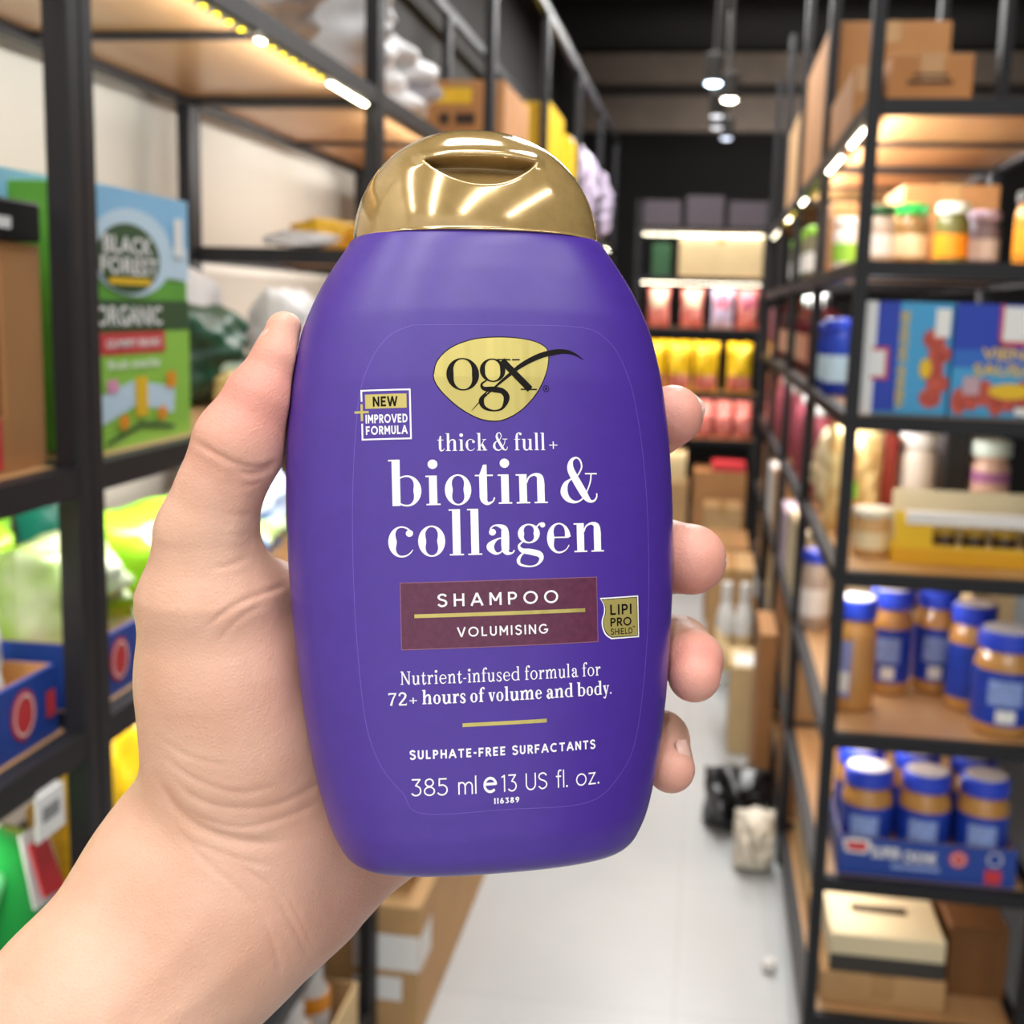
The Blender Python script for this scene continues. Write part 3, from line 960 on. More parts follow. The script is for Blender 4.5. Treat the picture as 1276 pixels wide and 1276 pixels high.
hh = np.maximum(kk - np.abs(sub + sb), 0) / kk
sub[...] = np.maximum(sub, -sb) + hh * hh * kk * 0.25
del loc3, ha, hb, rad, sb
hv, hq = surface_nets(fd.phi, fd.lo, VOX)
del fd


def relax(V, Q, it, lam=0.5):
    E = np.concatenate([Q[:, [0, 1]], Q[:, [1, 2]], Q[:, [2, 3]], Q[:, [3, 0]]])
    E = np.concatenate([E, E[:, ::-1]])
    deg = np.bincount(E[:, 0], minlength=len(V)).astype(float)[:, None]
    for i in range(it):
        for l in (lam, -lam * 1.03):
            S = np.stack([np.bincount(E[:, 0], V[E[:, 1], q], len(V)) for q in range(3)], 1)
            V = V + l * (S / deg - V)
    return V


def normals(V, Q):
    n = np.cross(V[Q[:, 2]] - V[Q[:, 0]], V[Q[:, 3]] - V[Q[:, 1]])
    N = np.stack([np.bincount(Q.ravel(), np.repeat(n[:, q], 4), len(V)) for q in range(3)], 1)
    return N / (np.linalg.norm(N, axis=1)[:, None] + 1e-9)


hv = relax(hv, hq, 6)
hn = normals(hv, hq)
if hn[np.argmax(hv[:, 2]), 2] < 0:
    hq = hq[:, ::-1]
    hn = -hn
px = 638 + hv[:, 0] / -hv[:, 2] * 1536
py = 638 - hv[:, 1] / -hv[:, 2] * 1536


def seg_dist(line):
    P = crom(line, 8)
    D = np.full(len(px), 1e9)
    U = np.zeros(len(px))
    n = len(P) - 1
    for i, (a, b) in enumerate(zip(P[:-1], P[1:])):
        d = b - a
        t = np.clip(((px - a[0]) * d[0] + (py - a[1]) * d[1]) / (d @ d + 1e-9), 0, 1)
        q = np.hypot(px - a[0] - t * d[0], py - a[1] - t * d[1])
        U = np.where(q < D, (i + t) / n, U)
        D = np.minimum(D, q)
    return D, np.clip(np.minimum(U, 1 - U) * 5, 0.12, 1)


near = hn[:, 2] > 0.05
disp = np.zeros(len(hv))
for line, dep, wid in (
        ([(236, 546), (262, 562), (292, 577), (322, 583), (350, 574)], 0.045, 3.6),
        ([(292, 584), (312, 591), (332, 587), (342, 578)], 0.06, 4.2),
        ([(300, 603), (316, 604), (328, 598)], 0.02, 3.2),
        ([(262, 708), (288, 704), (312, 693)], 0.022, 3.2),
        ([(252, 786), (280, 763), (306, 748), (340, 735), (358, 730)], 0.03, 3.4),
        ([(270, 800), (300, 770), (330, 752)], 0.018, 3.0),
        ([(189, 950), (206, 990), (232, 1020), (270, 1040), (318, 1050), (365, 1046)], 0.06, 6.0),
        ([(212, 968), (240, 992), (280, 1006), (340, 1004), (392, 980), (406, 968)], 0.026, 3.4),
        ([(205, 944), (245, 972), (300, 988), (360, 975)], 0.02, 3.2),
        ([(196, 918), (240, 945), (290, 955)], 0.014, 3.2),
        ([(220, 1004), (262, 1024), (312, 1030), (372, 1012), (404, 996)], 0.024, 3.4),
        ([(205, 1010), (250, 1068), (300, 1112), (330, 1150), (345, 1190), (352, 1230)], 0.024, 3.6),
        ([(290, 1072), (335, 1106), (362, 1146), (388, 1196)], 0.034, 3.8),
        ([(330, 1085), (356, 1112), (376, 1150), (394, 1188)], 0.020, 3.2),
        ([(225, 1042), (290, 1068), (345, 1082)], 0.020, 3.4),
        ([(278, 640), (298, 642), (316, 640)], 0.015, 3.0),
        ([(274, 668), (296, 668), (312, 664)], 0.012, 3.0),
):
    D, fade = seg_dist(line)
    disp -= np.where(near, dep * fade * np.exp(-(D / wid) ** 2), 0)
    disp += np.where(near, dep * 0.22 * fade * np.exp(-((D - wid * 2.6) / (wid * 1.3)) ** 2), 0)
# fine sinew and vein relief on the inner wrist
for line, dep, wid in (([(330, 1180), (250, 1240), (150, 1330)], 0.035, 16), ([(270, 1140), (190, 1215), (100, 1300)], 0.03, 18), ([(285, 700), (300, 640), (305, 600)], 0.03, 14)):
    D, fade = seg_dist(line)
    disp += np.where(near, dep * fade * np.exp(-(D / wid) ** 2), 0)
hv = hv + hn * disp[:, None]

flush = np.zeros(len(hv))
for x, y, d, r, s in ((862, 700, 31.9, 50, 1.0), (866, 835, 31.0, 46, 1.0), (842, 520, 32.4, 48, 0.9), (838, 960, 31.2, 40, 0.55), (325, 500, 29.1, 85, 0.75), (350, 830, 30.5, 110, 0.30), (420, 1080, 32, 130, 0.35), (300, 560, 29.2, 70, 0.5)):
    c = P3(x, y, d)
    flush = np.maximum(flush, s * np.exp(-(np.linalg.norm(hv - c, axis=1) / (r * d / 1536)) ** 2))

wrist = P3(290, 1080, 31.4)


def to_room(v):
    return EYE + (np.asarray(v) * 0.01) @ CAMAX.T


w_room = to_room(wrist)
skin = mat('skin', '#dcae92', rough=0.46, sss=0.15, spec=0.4)
nt = skin.node_tree
bs = nt.nodes['Principled BSDF']
at = nt.nodes.new('ShaderNodeAttribute')
at.attribute_name = 'flush'
tc = nt.nodes.new('ShaderNodeTexCoord')
nz = nt.nodes.new('ShaderNodeTexNoise')
nz.inputs['Scale'].default_value = 55
nz.inputs['Detail'].default_value = 5
nt.links.new(tc.outputs['Object'], nz.inputs['Vector'])
rp = nt.nodes.new('ShaderNodeValToRGB')
rp.color_ramp.elements[0].position, rp.color_ramp.elements[1].position = 0.3, 0.72
rp.color_ramp.elements[0].color = (*lin('#d8a88e'), 1)
rp.color_ramp.elements[1].color = (*lin('#e2b8a0'), 1)
nt.links.new(nz.outputs['Fac'], rp.inputs[0])
mx = nt.nodes.new('ShaderNodeMix')
mx.data_type = 'RGBA'
nt.links.new(at.outputs['Fac'], mx.inputs[0])
nt.links.new(rp.outputs[0], mx.inputs[6])
mx.inputs[7].default_value = (*lin('#e68c84'), 1)
nt.links.new(mx.outputs[2], bs.inputs['Base Color'])
vo = nt.nodes.new('ShaderNodeTexVoronoi')
vo.feature = 'DISTANCE_TO_EDGE'
vo.inputs['Scale'].default_value = 900
nt.links.new(tc.outputs['Object'], vo.inputs['Vector'])
n3 = nt.nodes.new('ShaderNodeTexNoise')
n3.inputs['Scale'].default_value = 260
n3.inputs['Detail'].default_value = 4
nt.links.new(tc.outputs['Object'], n3.inputs['Vector'])
ad = nt.nodes.new('ShaderNodeMath')
ad.operation = 'MULTIPLY_ADD'
ad.inputs[1].default_value = 0.5
nt.links.new(vo.outputs['Distance'], ad.inputs[0])
nt.links.new(n3.outputs['Fac'], ad.inputs[2])
bp = nt.nodes.new('ShaderNodeBump')
bp.inputs['Strength'].default_value = 0.22
bp.inputs['Distance'].default_value = 0.0012
nt.links.new(ad.outputs[0], bp.inputs['Height'])
nt.links.new(bp.outputs[0], bs.inputs['Normal'])

person = mesh_obj('person', to_room(hv) - w_room, hq, skin, None, True, loc=w_room)
fa = person.data.attributes.new('flush', 'FLOAT', 'POINT')
fa.data.foreach_set('value', flush.astype(np.float32))
tag(person, 'bare left forearm and hand gripping the purple shampoo bottle, thumb up its side', 'person')
nail_m = mat('fingernail', '#e6bcae', rough=0.22, spec=0.6, vary=0.05, vscale=400)
nail_tip = mat('fingernail_free_edge', '#e9e2d2', rough=0.3)


def nail(c, nrm, along, ln, wd, bow=0.35, thick=0.05):
    """curved plate: centre c, outward normal, direction towards the free edge, all in lens cm"""
    nrm = np.array(nrm, float)
    nrm /= np.linalg.norm(nrm)
    al = np.array(along, float)
    al -= nrm * (al @ nrm)
    al /= np.linalg.norm(al)
    sd = np.cross(nrm, al)
    U, Vn = 13, 11
    vs, fs = [], []
    for layer in (0, 1):
        for i in range(U):
            for j in range(Vn):
                s = i / (U - 1) * 2 - 1
                t = j / (Vn - 1) * 2 - 1
                e = max(0.3, (1 - abs(s) ** 4) ** 0.5)
                x, y = t * wd / 2 * e, s * ln / 2
                z = -bow * wd * (t * t) * 0.55 - 0.10 * ln * s * s - layer * thick
                vs.append(np.array(c) + sd * x + al * y + nrm * z)
        for i in range(U - 1):
            for j in range(Vn - 1):
                o = layer * U * Vn
                q = (o + i * Vn + j, o + (i + 1) * Vn + j, o + (i + 1) * Vn + j + 1, o + i * Vn + j + 1)
                fs.append(q if layer == 0 else q[::-1])
    o = U * Vn
    loop = [j for j in range(Vn)] + [i * Vn + Vn - 1 for i in range(1, U)] + [(U - 1) * Vn + j for j in range(Vn - 2, -1, -1)] + [i * Vn for i in range(U - 2, 0, -1)]
    q0 = len(vs)
    vs += [vs[a] for a in loop] + [vs[a + o] for a in loop]
    m_ = len(loop)
    for a in range(m_):
        fs.append((q0 + a, q0 + (a + 1) % m_, q0 + m_ + (a + 1) % m_, q0 + m_ + a))
    ob = mesh_obj('fingernail', to_room(np.array(vs)) - w_room, fs, nail_m, person, True)
    ob.data.materials.append(nail_tip)
    for k, p in enumerate(ob.data.polygons):
        i = (k % ((U - 1) * (Vn - 1))) // (Vn - 1)
        if k < 2 * (U - 1) * (Vn - 1) and i >= U - 3:
            p.material_index = 1
    return ob


for ctr, r_px, dr, al, ln, wd in (
        ((342, 440, 29.2), 30, (-0.84, 0.42, -0.40), (0.42, 0.90, 0.0), 1.35, 0.95),
        ((839, 518, 32.4), 38, (0.84, 0.32, -0.42), (0.40, 0.10, 0.90), 1.15, 1.0),
        ((861, 697, 31.9), 44, (0.97, 0.10, -0.18), (0.25, -0.30, 0.92), 1.0, 0.95),
        ((865, 838, 30.95), 33, (0.95, 0.28, -0.05), (0.15, -0.85, 0.5), 1.0, 0.80),
        ((833, 948, 31.3), 32, (0.86, 0.20, 0.46), (0.05, -0.93, 0.36), 0.95, 0.72)):
    dr = np.array(dr) / np.linalg.norm(dr)
    nail(P3(*ctr) + dr * (r_px * ctr[2] / 1536) * (0.93 if ctr[0] < 400 else 0.975 if ctr[1] == 518 else 0.985 if ctr[1] == 697 else 0.935), dr, al, ln, wd, .62 if ctr[0] < 400 else .4, .12 if ctr[1] == 518 else .05)

# ------------------------------------------------------------------ the store: floor, walls, ceiling
def slab(name, x0, x1, y0, y1, z0, z1, m):
    o = MB().box(x0, x1, y0, y1, z0, z1).build(name, m)
    o['kind'] = 'structure'
    return o


floor_m = mat('pale_floor_tile', '#bdc0c1', rough=0.32, vary=0.10, vscale=1.3)
nt = floor_m.node_tree
bs = nt.nodes['Principled BSDF']
src = bs.inputs['Base Color'].links[0].from_socket
tc = nt.nodes.new('ShaderNodeTexCoord')
bk = nt.nodes.new('ShaderNodeTexBrick')
bk.offset = 0
bk.inputs['Scale'].default_value = 1.0
bk.inputs['Brick Width'].default_value = 0.6
bk.inputs['Row Height'].default_value = 0.6
bk.inputs['Mortar Size'].default_value = 0.004
bk.inputs['Color1'].default_value = (1, 1, 1, 1)
bk.inputs['Color2'].default_value = (0.98, 0.98, 0.98, 1)
bk.inputs['Mortar'].default_value = (0.90, 0.90, 0.89, 1)
nt.links.new(tc.outputs['Object'], bk.inputs['Vector'])
ml = nt.nodes.new('ShaderNodeMix')
ml.data_type = 'RGBA'
ml.blend_type = 'MULTIPLY'
ml.inputs[0].default_value = 1
nt.links.new(src, ml.inputs[6])
nt.links.new(bk.outputs['Color'], ml.inputs[7])
nt.links.new(ml.outputs[2], bs.inputs['Base Color'])

black_m = mat('black_ceiling_paint', '#191614', rough=0.9, vary=0.2, vscale=3)
wall_m = mat('cream_wall_paint', '#d9d4c8', rough=0.8, vary=0.04, vscale=2)
dark_m = mat('dark_wall_paint', '#221f1e', rough=0.85, vary=0.2, vscale=2)
soffit_m = mat('brown_soffit', '#7a6c60', rough=0.8, vary=0.15, vscale=4)
slab('floor', -1.1, 2.6, -2.4, 9.8, -0.1, 0.0, floor_m)
slab('wall_left', -1.1, -1.0, -2.4, 3.45, 0, 3.25, wall_m)
slab('wall_left', -1.1, -1.0, 3.45, 9.8, 0, 3.25, dark_m)
slab('wall_right', 2.5, 2.6, -2.4, 9.8, 0, 3.25, dark_m)
slab('wall_back', -1.0, 2.5, 9.7, 9.8, 0, 3.25, dark_m)
slab('ceiling', -1.1, 2.6, -2.4, 9.8, 3.25, 3.35, black_m)
slab('trim_1', -1.0, 2.5, 9.0, 9.12, 2.70, 3.22, soffit_m)
slab('trim_2', -1.0, 2.5, 8.94, 9.0, 2.93, 2.97, mat('soffit_rib', '#2e2825', 0.8))

# ------------------------------------------------------------------ racks
steel = mat('black_rack_steel', '#1f1f23', rough=0.5, spec=0.35, vary=0.1, vscale=8)
wood = mat('shelf_board_wood', '#cfa676', rough=0.4, vary=0.16, vscale=7, stretch=(1, 0.25, 6), coat=0.25, col2='#b98a5a')
led_m = mat('led_diode', '#fff6dc', emit=16.0)
led_y = mat('led_diode_warm', '#ffe01a', emit=4.0)
led_base = mat('led_tape', '#e8e4d8', rough=0.5)


def rack(label, xf, xb, y0, y1, levels, top, strips=(), sgn=1, group=None, bottom=0.0):
    """steel rack: xf aisle side, xb wall side; levels are board tops; strips (z, y0, y1) are LED tapes under the front edge"""
    r = empty('shelving_rack', ((xf + xb) / 2, (y0 + y1) / 2, 0), label=label, cat='rack', group=group)
    ox, oy = (xf + xb) / 2, (y0 + y1) / 2
    a, b = min(xf, xb) - ox, max(xf, xb) - ox
    c, d = y0 - oy, y1 - oy
    p = 0.024
    for sx in (a, b - p):
        for sy in (c, d - p):
            o = MB().box(sx, sx + p, sy, sy + p, 0, top).build('post', steel, r)
            bevel(o, 0.002)
    for z in levels:
        o = MB().box(a + p, b - p, c + p, d - p, z - 0.016, z).build('shelf_board', wood, r)
        t0, t1 = z - 0.028, z - 0.0005
        m = MB()
        m.box(a + 0.001, a + p - .001, c + p, d - p, t0, t1)
        m.box(b - p + .001, b - 0.001, c + p, d - p, t0, t1)
        m.box(a + p, b - p, c + 0.001, c + p - .001, t0, t1)
        m.box(a + p, b - p, d - p + .001, d - 0.001, t0, t1)
        m.box(a + p, b - p, -0.012, 0.012, t0 + 0.004, z - 0.0165)
        m.build('shelf_frame', steel, o)
    if top == 2.45:
        MB().box(a + .001, a + p - .001, c + p, d - p, 2.42, 2.449).box(b - p + .001, b - .001, c + p, d - p, 2.42, 2.449).build('top_rail', steel, r)
    for z, s0, s1, mm, gap in strips:
        x = xf - ox
        x = x - sgn * 0.016
        s = MB().box(x - 0.006, x + 0.006, s0 - oy, s1 - oy, z - 0.0305, z - 0.028).build('led_strip', led_base, r)
        k = MB()
        y = s0
        while y < s1:
            k.box(x - 0.0035, x + 0.0035, y - oy, y - oy + (0.0035 if mm is led_y else 0.006), z - 0.0335, z - 0.0305)
            y += gap
        k.build('diodes', mm, s)['kind'] = 'stuff'
    return r


LA = [1.815, 1.29, 1.03, 0.70, 0.40, 0.10]
rack('nearest black steel rack on the left, cut by the left edge', -0.58, -0.945, 0.10, 1.10, LA, 2.35, [(1.815, 0.2, 1.05, led_y, .03)], 1)
rack('second black steel rack on the left, holding the green gummy box', -0.58, -0.945, 1.102, 2.155, [1.815, 1.29, 1.03, 0.70, 0.40, 0.10], 2.35,
     [(1.815, 1.14, 1.58, led_y, .040), (1.815, 1.60, 1.62, led_m, .012), (1.815, 1.65, 1.89, led_y, .042), (1.815, 1.91, 2.11, led_m, .012)], 1)
rack('third black steel rack on the left, behind the bottle cap', -0.58, -0.945, 2.157, 3.27, [1.815, 1.545, 1.22, 0.92, 0.62], 2.45)
for i, (q0, lab) in enumerate(((3.272, 'fourth black steel rack on the left, with yellow cartons on top'), (4.324, 'fifth black steel rack on the left, before the pale bags'), (5.376, 'sixth rack on the left, crowded with pale lilac bags'), (6.428, 'farthest rack on the left, beside the rack across the aisle end'))):
    rack(lab, -0.58, -0.945, q0, q0 + 1.05, [1.815, 1.545, 1.22, 0.92, 0.62, 0.3], 2.45, [(1.815, q0 + .5, q0 + .75, led_m, .035)] if i > 1 else [], 1)
RL = [1.825, 1.55, 1.275, 0.987, 0.675, 0.387, 0.10]
XR, XB = 0.25, 0.67
R1Y = (2.29, 3.20)
rack('nearest black steel rack on the right, holding sausage cartons and peanut butter', XR, XB, R1Y[0], R1Y[1], RL, 2.5, [(1.825, 2.33, 2.68, led_m, .014), (1.825, 2.86, 3.16, led_m, .014)], -1)
rack('second black steel rack on the right, with tall cartons on top', XR, XB, 3.205, 4.115, RL, 2.5, [(1.825, 3.9, 4.08, led_m, .03), (1.55, 3.3, 3.34, led_m, .03)], -1)
rack('third rack on the right, lined with pink bottles', XR, XB, 4.12, 5.03, RL, 2.5, [(1.825, 4.2, 4.9, led_y, .1), (1.825, 4.65, 4.8, led_m, .03)], -1)
rack('fourth rack on the right, nearest to the aisle end', XR, XB, 5.035, 5.945, RL, 2.5, [(1.825, 5.1, 5.9, led_m, .12)], -1)
o = rack('black steel rack across the end of the aisle with two lit shelf edges', 0, 0.40, 0, 0.78, [1.955, 1.66, 1.36, 0.975, 0.70, 0.12], 2.1,
         [(1.955, 0.02, 0.76, led_m, .0075), (1.66, 0.02, 0.25, led_m, .0075), (1.66, 0.25, 0.76, led_m, .010)], -1)
o.location = (-0.07, 7.70, 0)
o.rotation_euler[2] = -PI / 2
for gx, gy, gz, tx, e in ((0.285, 2.75, 1.785, 0.6, 5.0), (0.285, 3.65, 1.785, 0.6, 4.0), (0.285, 2.75, 1.51, 0.6, 2.0), (0.285, 2.75, 0.35, 0.6, 1.6), (-0.612, 1.62, 1.775, -0.9, 1.9), (-0.612, 0.6, 1.775, -0.9, 1.7), (-0.612, 2.7, 1.775, -0.9, 1.9), (-0.612, 2.7, 1.50, -0.9, 1.6),
                          (0.285, 2.75, 1.235, 0.6, 2.2), (0.285, 2.75, 0.945, 0.6, 2.2), (0.285, 2.75, 0.635, 0.6, 2.2), (-0.612, 1.62, 1.25, -0.9, 3.0), (-0.612, 0.6, 1.25, -0.9, 3.0), (-0.612, 1.62, 0.985, -0.9, 1.3), (-0.612, 0.6, 0.985, -0.9, 1.8),
                          (0.285, 3.66, 1.235, 0.6, 2.4), (0.285, 3.66, 0.945, 0.6, 2.4), (0.285, 4.58, 1.235, 0.6, 2.4), (0.285, 4.58, 0.945, 0.6, 2.0), (0.285, 3.66, 1.51, 0.6, 1.6)):
    lamp('shelf_fill', (gx, gy, gz), (0.8, 0.012), e, aim=(tx, gy, gz - .12))  # added lamps to brighten the goods; only some top-board ones back LED tapes
for gz, e in ((1.915, 1.2), (1.62, 1.7), (1.325, 1.7), (0.94, 1.8), (0.66, 1.6)):
    lamp('shelf_fill', (-0.07, 7.525, gz), (0.7, 0.012), e, aim=(-0.07, 7.9, gz - .12))  # lamps added to brighten the far goods; the upper two reinforce LED tapes

# ------------------------------------------------------------------ goods: builders
kraft = mat('kraft_cardboard', '#c39a68', rough=0.75, vary=0.10, vscale=9)
kraft_d = mat('tan_cardboard', '#b5814f', rough=0.75, vary=0.10, vscale=7)
kraft_l = mat('pale_cardboard', '#d9bd8c', rough=0.75, vary=0.08, vscale=8)
tape_m = mat('packing_tape', '#b88f5c', rough=0.25)
paper_w = mat('white_paper', '#ecebe8', rough=0.6)
ink_d = mat('dark_carton_ink', '#3a2a20', rough=0.7)
cream = mat('cream_card', '#e2d4ae', rough=0.6)
navy = mat('blue_tray_card', '#2347a0', rough=0.5, vary=0.1, vscale=20)
red = mat('red_print', '#d23a40', rough=0.5)
lightblue = mat('sky_blue_print', '#8cc8f0', rough=0.45)
green = mat('grass_green_print', '#5fae3a', rough=0.45, vary=0.15, vscale=18)
dkgreen = mat('dark_green_print', '#23522c', rough=0.45)
lime = mat('lime_green_print', '#93cf4a', rough=0.45)
yellow = mat('yellow_print', '#f0c41e', rough=0.45)
white = mat('white_print', '#f4f4f2', rough=0.5)
black = mat('black_print', '#141414', rough=0.5)
royal = mat('royal_blue_print', '#1c3fb8', rough=0.4)
cyan = mat('light_blue_print', '#46a6dc', rough=0.4)
sausage = mat('sausage_red_print', '#d9604a', rough=0.5, vary=0.3, vscale=60, col2='#a8382c')
orange = mat('orange_print', '#f09a1e', rough=0.45)
pink = mat('pink_liquid', '#c96a7c', rough=0.3)
lilac = mat('lilac_wrap', '#cbbcd4', rough=0.3, vary=0.2, vscale=25)
wrap = mat('white_plastic_wrap', '#d6d5d6', rough=0.5, vary=0.16, vscale=14)
limebag = mat('lime_snack_bag', '#a8dc2c', rough=0.28, vary=0.55, vscale=18, col2='#4f9a1c')
whitegreen = mat('white_green_snack_bag', '#e8efdc', rough=0.28, vary=0.3, vscale=16, col2='#a9d653')
netgreen = mat('dark_green_net_bag', '#2c5a44', rough=0.4, vary=0.5, vscale=34, col2='#10301f')
teal = mat('teal_bag', '#0f5a4a', rough=0.3, vary=0.3, vscale=16)
mint = mat('mint_white_bag', '#bfe6d4', rough=0.3, vary=0.3, vscale=22, col2='#e9f2ee')
bluebag = mat('blue_bag', '#3a78c8', rough=0.3, vary=0.3, vscale=22, col2='#e6eef8')
yellowbag = mat('yellow_bag', '#f0c020', rough=0.3, vary=0.3, vscale=22)
redbag = mat('red_bag', '#c63a34', rough=0.3, vary=0.4, vscale=40, col2='#e8a090')
jug_m = mat('green_jug_plastic', '#2fae4e', rough=0.22, vary=0.1, vscale=8)
butter = mat('peanut_butter', '#c08a4a', rough=0.25, coat=0.6)
lid_b = mat('blue_lid', '#2a45c8', rough=0.35)
lid_top = mat('pale_lid_top', '#dcdade', rough=0.35)
blacksack = mat('black_plastic_sack', '#1c1d20', rough=0.3, bump=0.6, bscale=30)
skyl = mat('pale_blue_print', '#c9e4f6', rough=0.45)


def decal(name, parent, m, o, u, v, shape, lift=0.0012, label=None):
    """thin printed shape on a flat face: o origin, u right, v up (vectors), shape in metres"""
    u, v, o = Vector(u), Vector(v), Vector(o)
    n = u.cross(v).normalized()
    vs, fs = shape
    pts = [o + u * p[0] + v * p[1] + n * lift for p in vs]
    ob = mesh_obj(name, pts, fs, m, parent)
    if label:
        ob['label'] = label
    return ob


def words(s, w, h, x=0, y=0, bold=0.02):
    return fit(text_mesh(s, bold, res=2), x, x + w, y, h)


def carton(label, x0, x1, y0, y1, z0, z1, m=None, group=None, tape=True, rz=0.0, cat='carton', name='carton', flaps=False):
    cx, cy = (x0 + x1) / 2, (y0 + y1) / 2
    r = empty(name, (cx, cy, z0 + .0008), rz, label, cat, group)
    w, d, h = (x1 - x0) / 2, (y1 - y0) / 2, z1 - z0
    r['size'] = (w, d, h)
    o = MB().box(-w, w, -d, d, 0, h).build('carton_body', m or kraft, r)
    bevel(o, 0.003)
    if tape:
        t = 0.022
        k = MB().box(-t, t, -d - .0008, d + .0008, h, h + .0008).box(-t, t, -d - .0010, -d, h - .05, h + .0008).box(-t, t, d, d + .001, h - .05, h + .0008)
        k.build('tape', tape_m, r)
    if flaps:
        m2 = MB()
        m2.bar((-w, -d * .9, h), (-w - .03, -d * .9, h + .07), .002, .01)
        f = mesh_obj('flap', [(-w, -d, h), (-w, d, h), (-w - .05, d, h + .07), (-w - .05, -d, h + .07)], [(0, 1, 2, 3)], m or kraft, r)
        f.modifiers.new('t', 'SOLIDIFY').thickness = 0.004
    return r


def pillow(w, h, d, seed=0, n=18, lump=0.25, crimp=True):
    """filled bag standing on its bottom edge: x width, z height, y depth"""
    g = np.random.default_rng(seed)
    ph = g.uniform(0, 6.28, 8)
    vs, fs = [], []
    for s in (1, -1):
        for i in range(n + 1):
            for j in range(n + 1):
                u, v = i / n * 2 - 1, j / n * 2 - 1
                t = max(0, (1 - abs(u) ** 3.0)) ** 0.6 * max(0, (1 - abs(v) ** 2.8)) ** 0.6
                t *= 1 + lump * (math.sin(4 * u + ph[0]) * math.sin(3.5 * v + ph[1]) + 0.5 * math.sin(9 * u + 5 * v + ph[2]) + .35 * math.sin(14 * v - 6 * u + ph[3]))
                sx = 1 - 0.06 * (1 - abs(v)) + 0.02 * math.sin(7 * v + ph[4])
                vs.append((u * w / 2 * sx, -s * d / 2 * t, (v + 1) / 2 * h + .012 * h * math.sin(6 * u + ph[5]) * (v > 0.2)))
    m = n + 1
    for s in (0, 1):
        for i in range(n):
            for j in range(n):
                q = (s * m * m + i * m + j, s * m * m + (i + 1) * m + j, s * m * m + (i + 1) * m + j + 1, s * m * m + i * m + j + 1)
                fs.append(q if s == 0 else q[::-1])
    return vs, fs


def bag(label, x, y, z, w, h, d, m, seed, rz=0.0, tilt=0.0, group=None, name='bag', cat='bag', band=None, lay=False, emblem=None):
    r = empty(name, (x, y, z + .0012), rz, label, cat, group)
    vs, fs = pillow(w, h, d, seed)
    lo = min(p[2] for p in vs)
    vs = [(p[0], p[1], p[2] - lo) for p in vs]
    if lay:                                        # lying on its back
        vs = [(p[0], p[2] - h / 2, -p[1] + d * 0.5) for p in vs]
        lo = min(p[2] for p in vs)
        vs = [(p[0], p[1], p[2] - lo) for p in vs]
    elif tilt:
        c, s = math.cos(tilt), math.sin(tilt)
        vs = [(p[0], p[1] * c - p[2] * s, p[1] * s + p[2] * c) for p in vs]
        lo = min(p[2] for p in vs)
        vs = [(p[0], p[1], p[2] - lo) for p in vs]
    o = mesh_obj('bag_body', vs, fs, m, r, True)
    if band:                                       # printed panel following the bag's front
        n = 18
        for nm, mm, (ua, ub), (va, vb) in band:
            ids = [(i, j) for i in range(n + 1) for j in range(n + 1) if ua <= i / n <= ub and va <= j / n <= vb]
            mp = {q: k for k, q in enumerate(ids)}
            P = [Vector(vs[i * (n + 1) + j]) for i, j in ids]
            off = Vector((0, 0, 0.002)) if lay else Vector((0, -0.002, 0))
            F2 = [(mp[(i, j)], mp[(i + 1, j)], mp[(i + 1, j + 1)], mp[(i, j + 1)]) for i, j in ids if (i + 1, j + 1) in mp and (i + 1, j) in mp and (i, j + 1) in mp]
            if F2:
                mesh_obj(nm, [p + off for p in P], F2, mm, r, True)
    return r


def bottle_thing(label, x, y, z, r0, h, body, cap_m, lab_m=None, group=None, name='bottle', cat='bottle', neck=0.42, squash=1.0, shoulder=.72, label_z=(.2, .6)):
    r = empty(name, (x, y, z + .0008), 0, label, cat, group)
    ch = h * 0.13
    hb = h - ch
    MB().lathe([(r0 * .88, 0), (r0, .004), (r0, hb * shoulder), (r0 * .93, hb * (shoulder + .08)), (r0 * .7, hb * (shoulder + .17)), (r0 * neck, hb * .96), (r0 * neck, hb)], seg=24, squash=squash).build('body', body, r, True)
    MB().lathe([(r0 * neck * 1.15, hb - .004), (r0 * neck * 1.15, h - .003), (r0 * neck * 1.0, h)], seg=20, squash=squash).build('cap', cap_m, r)
    if lab_m:
        MB().lathe([(r0 * 1.012, hb * label_z[0]), (r0 * 1.012, hb * label_z[1])], seg=24, squash=squash).build('label_band', lab_m, r)
    return r


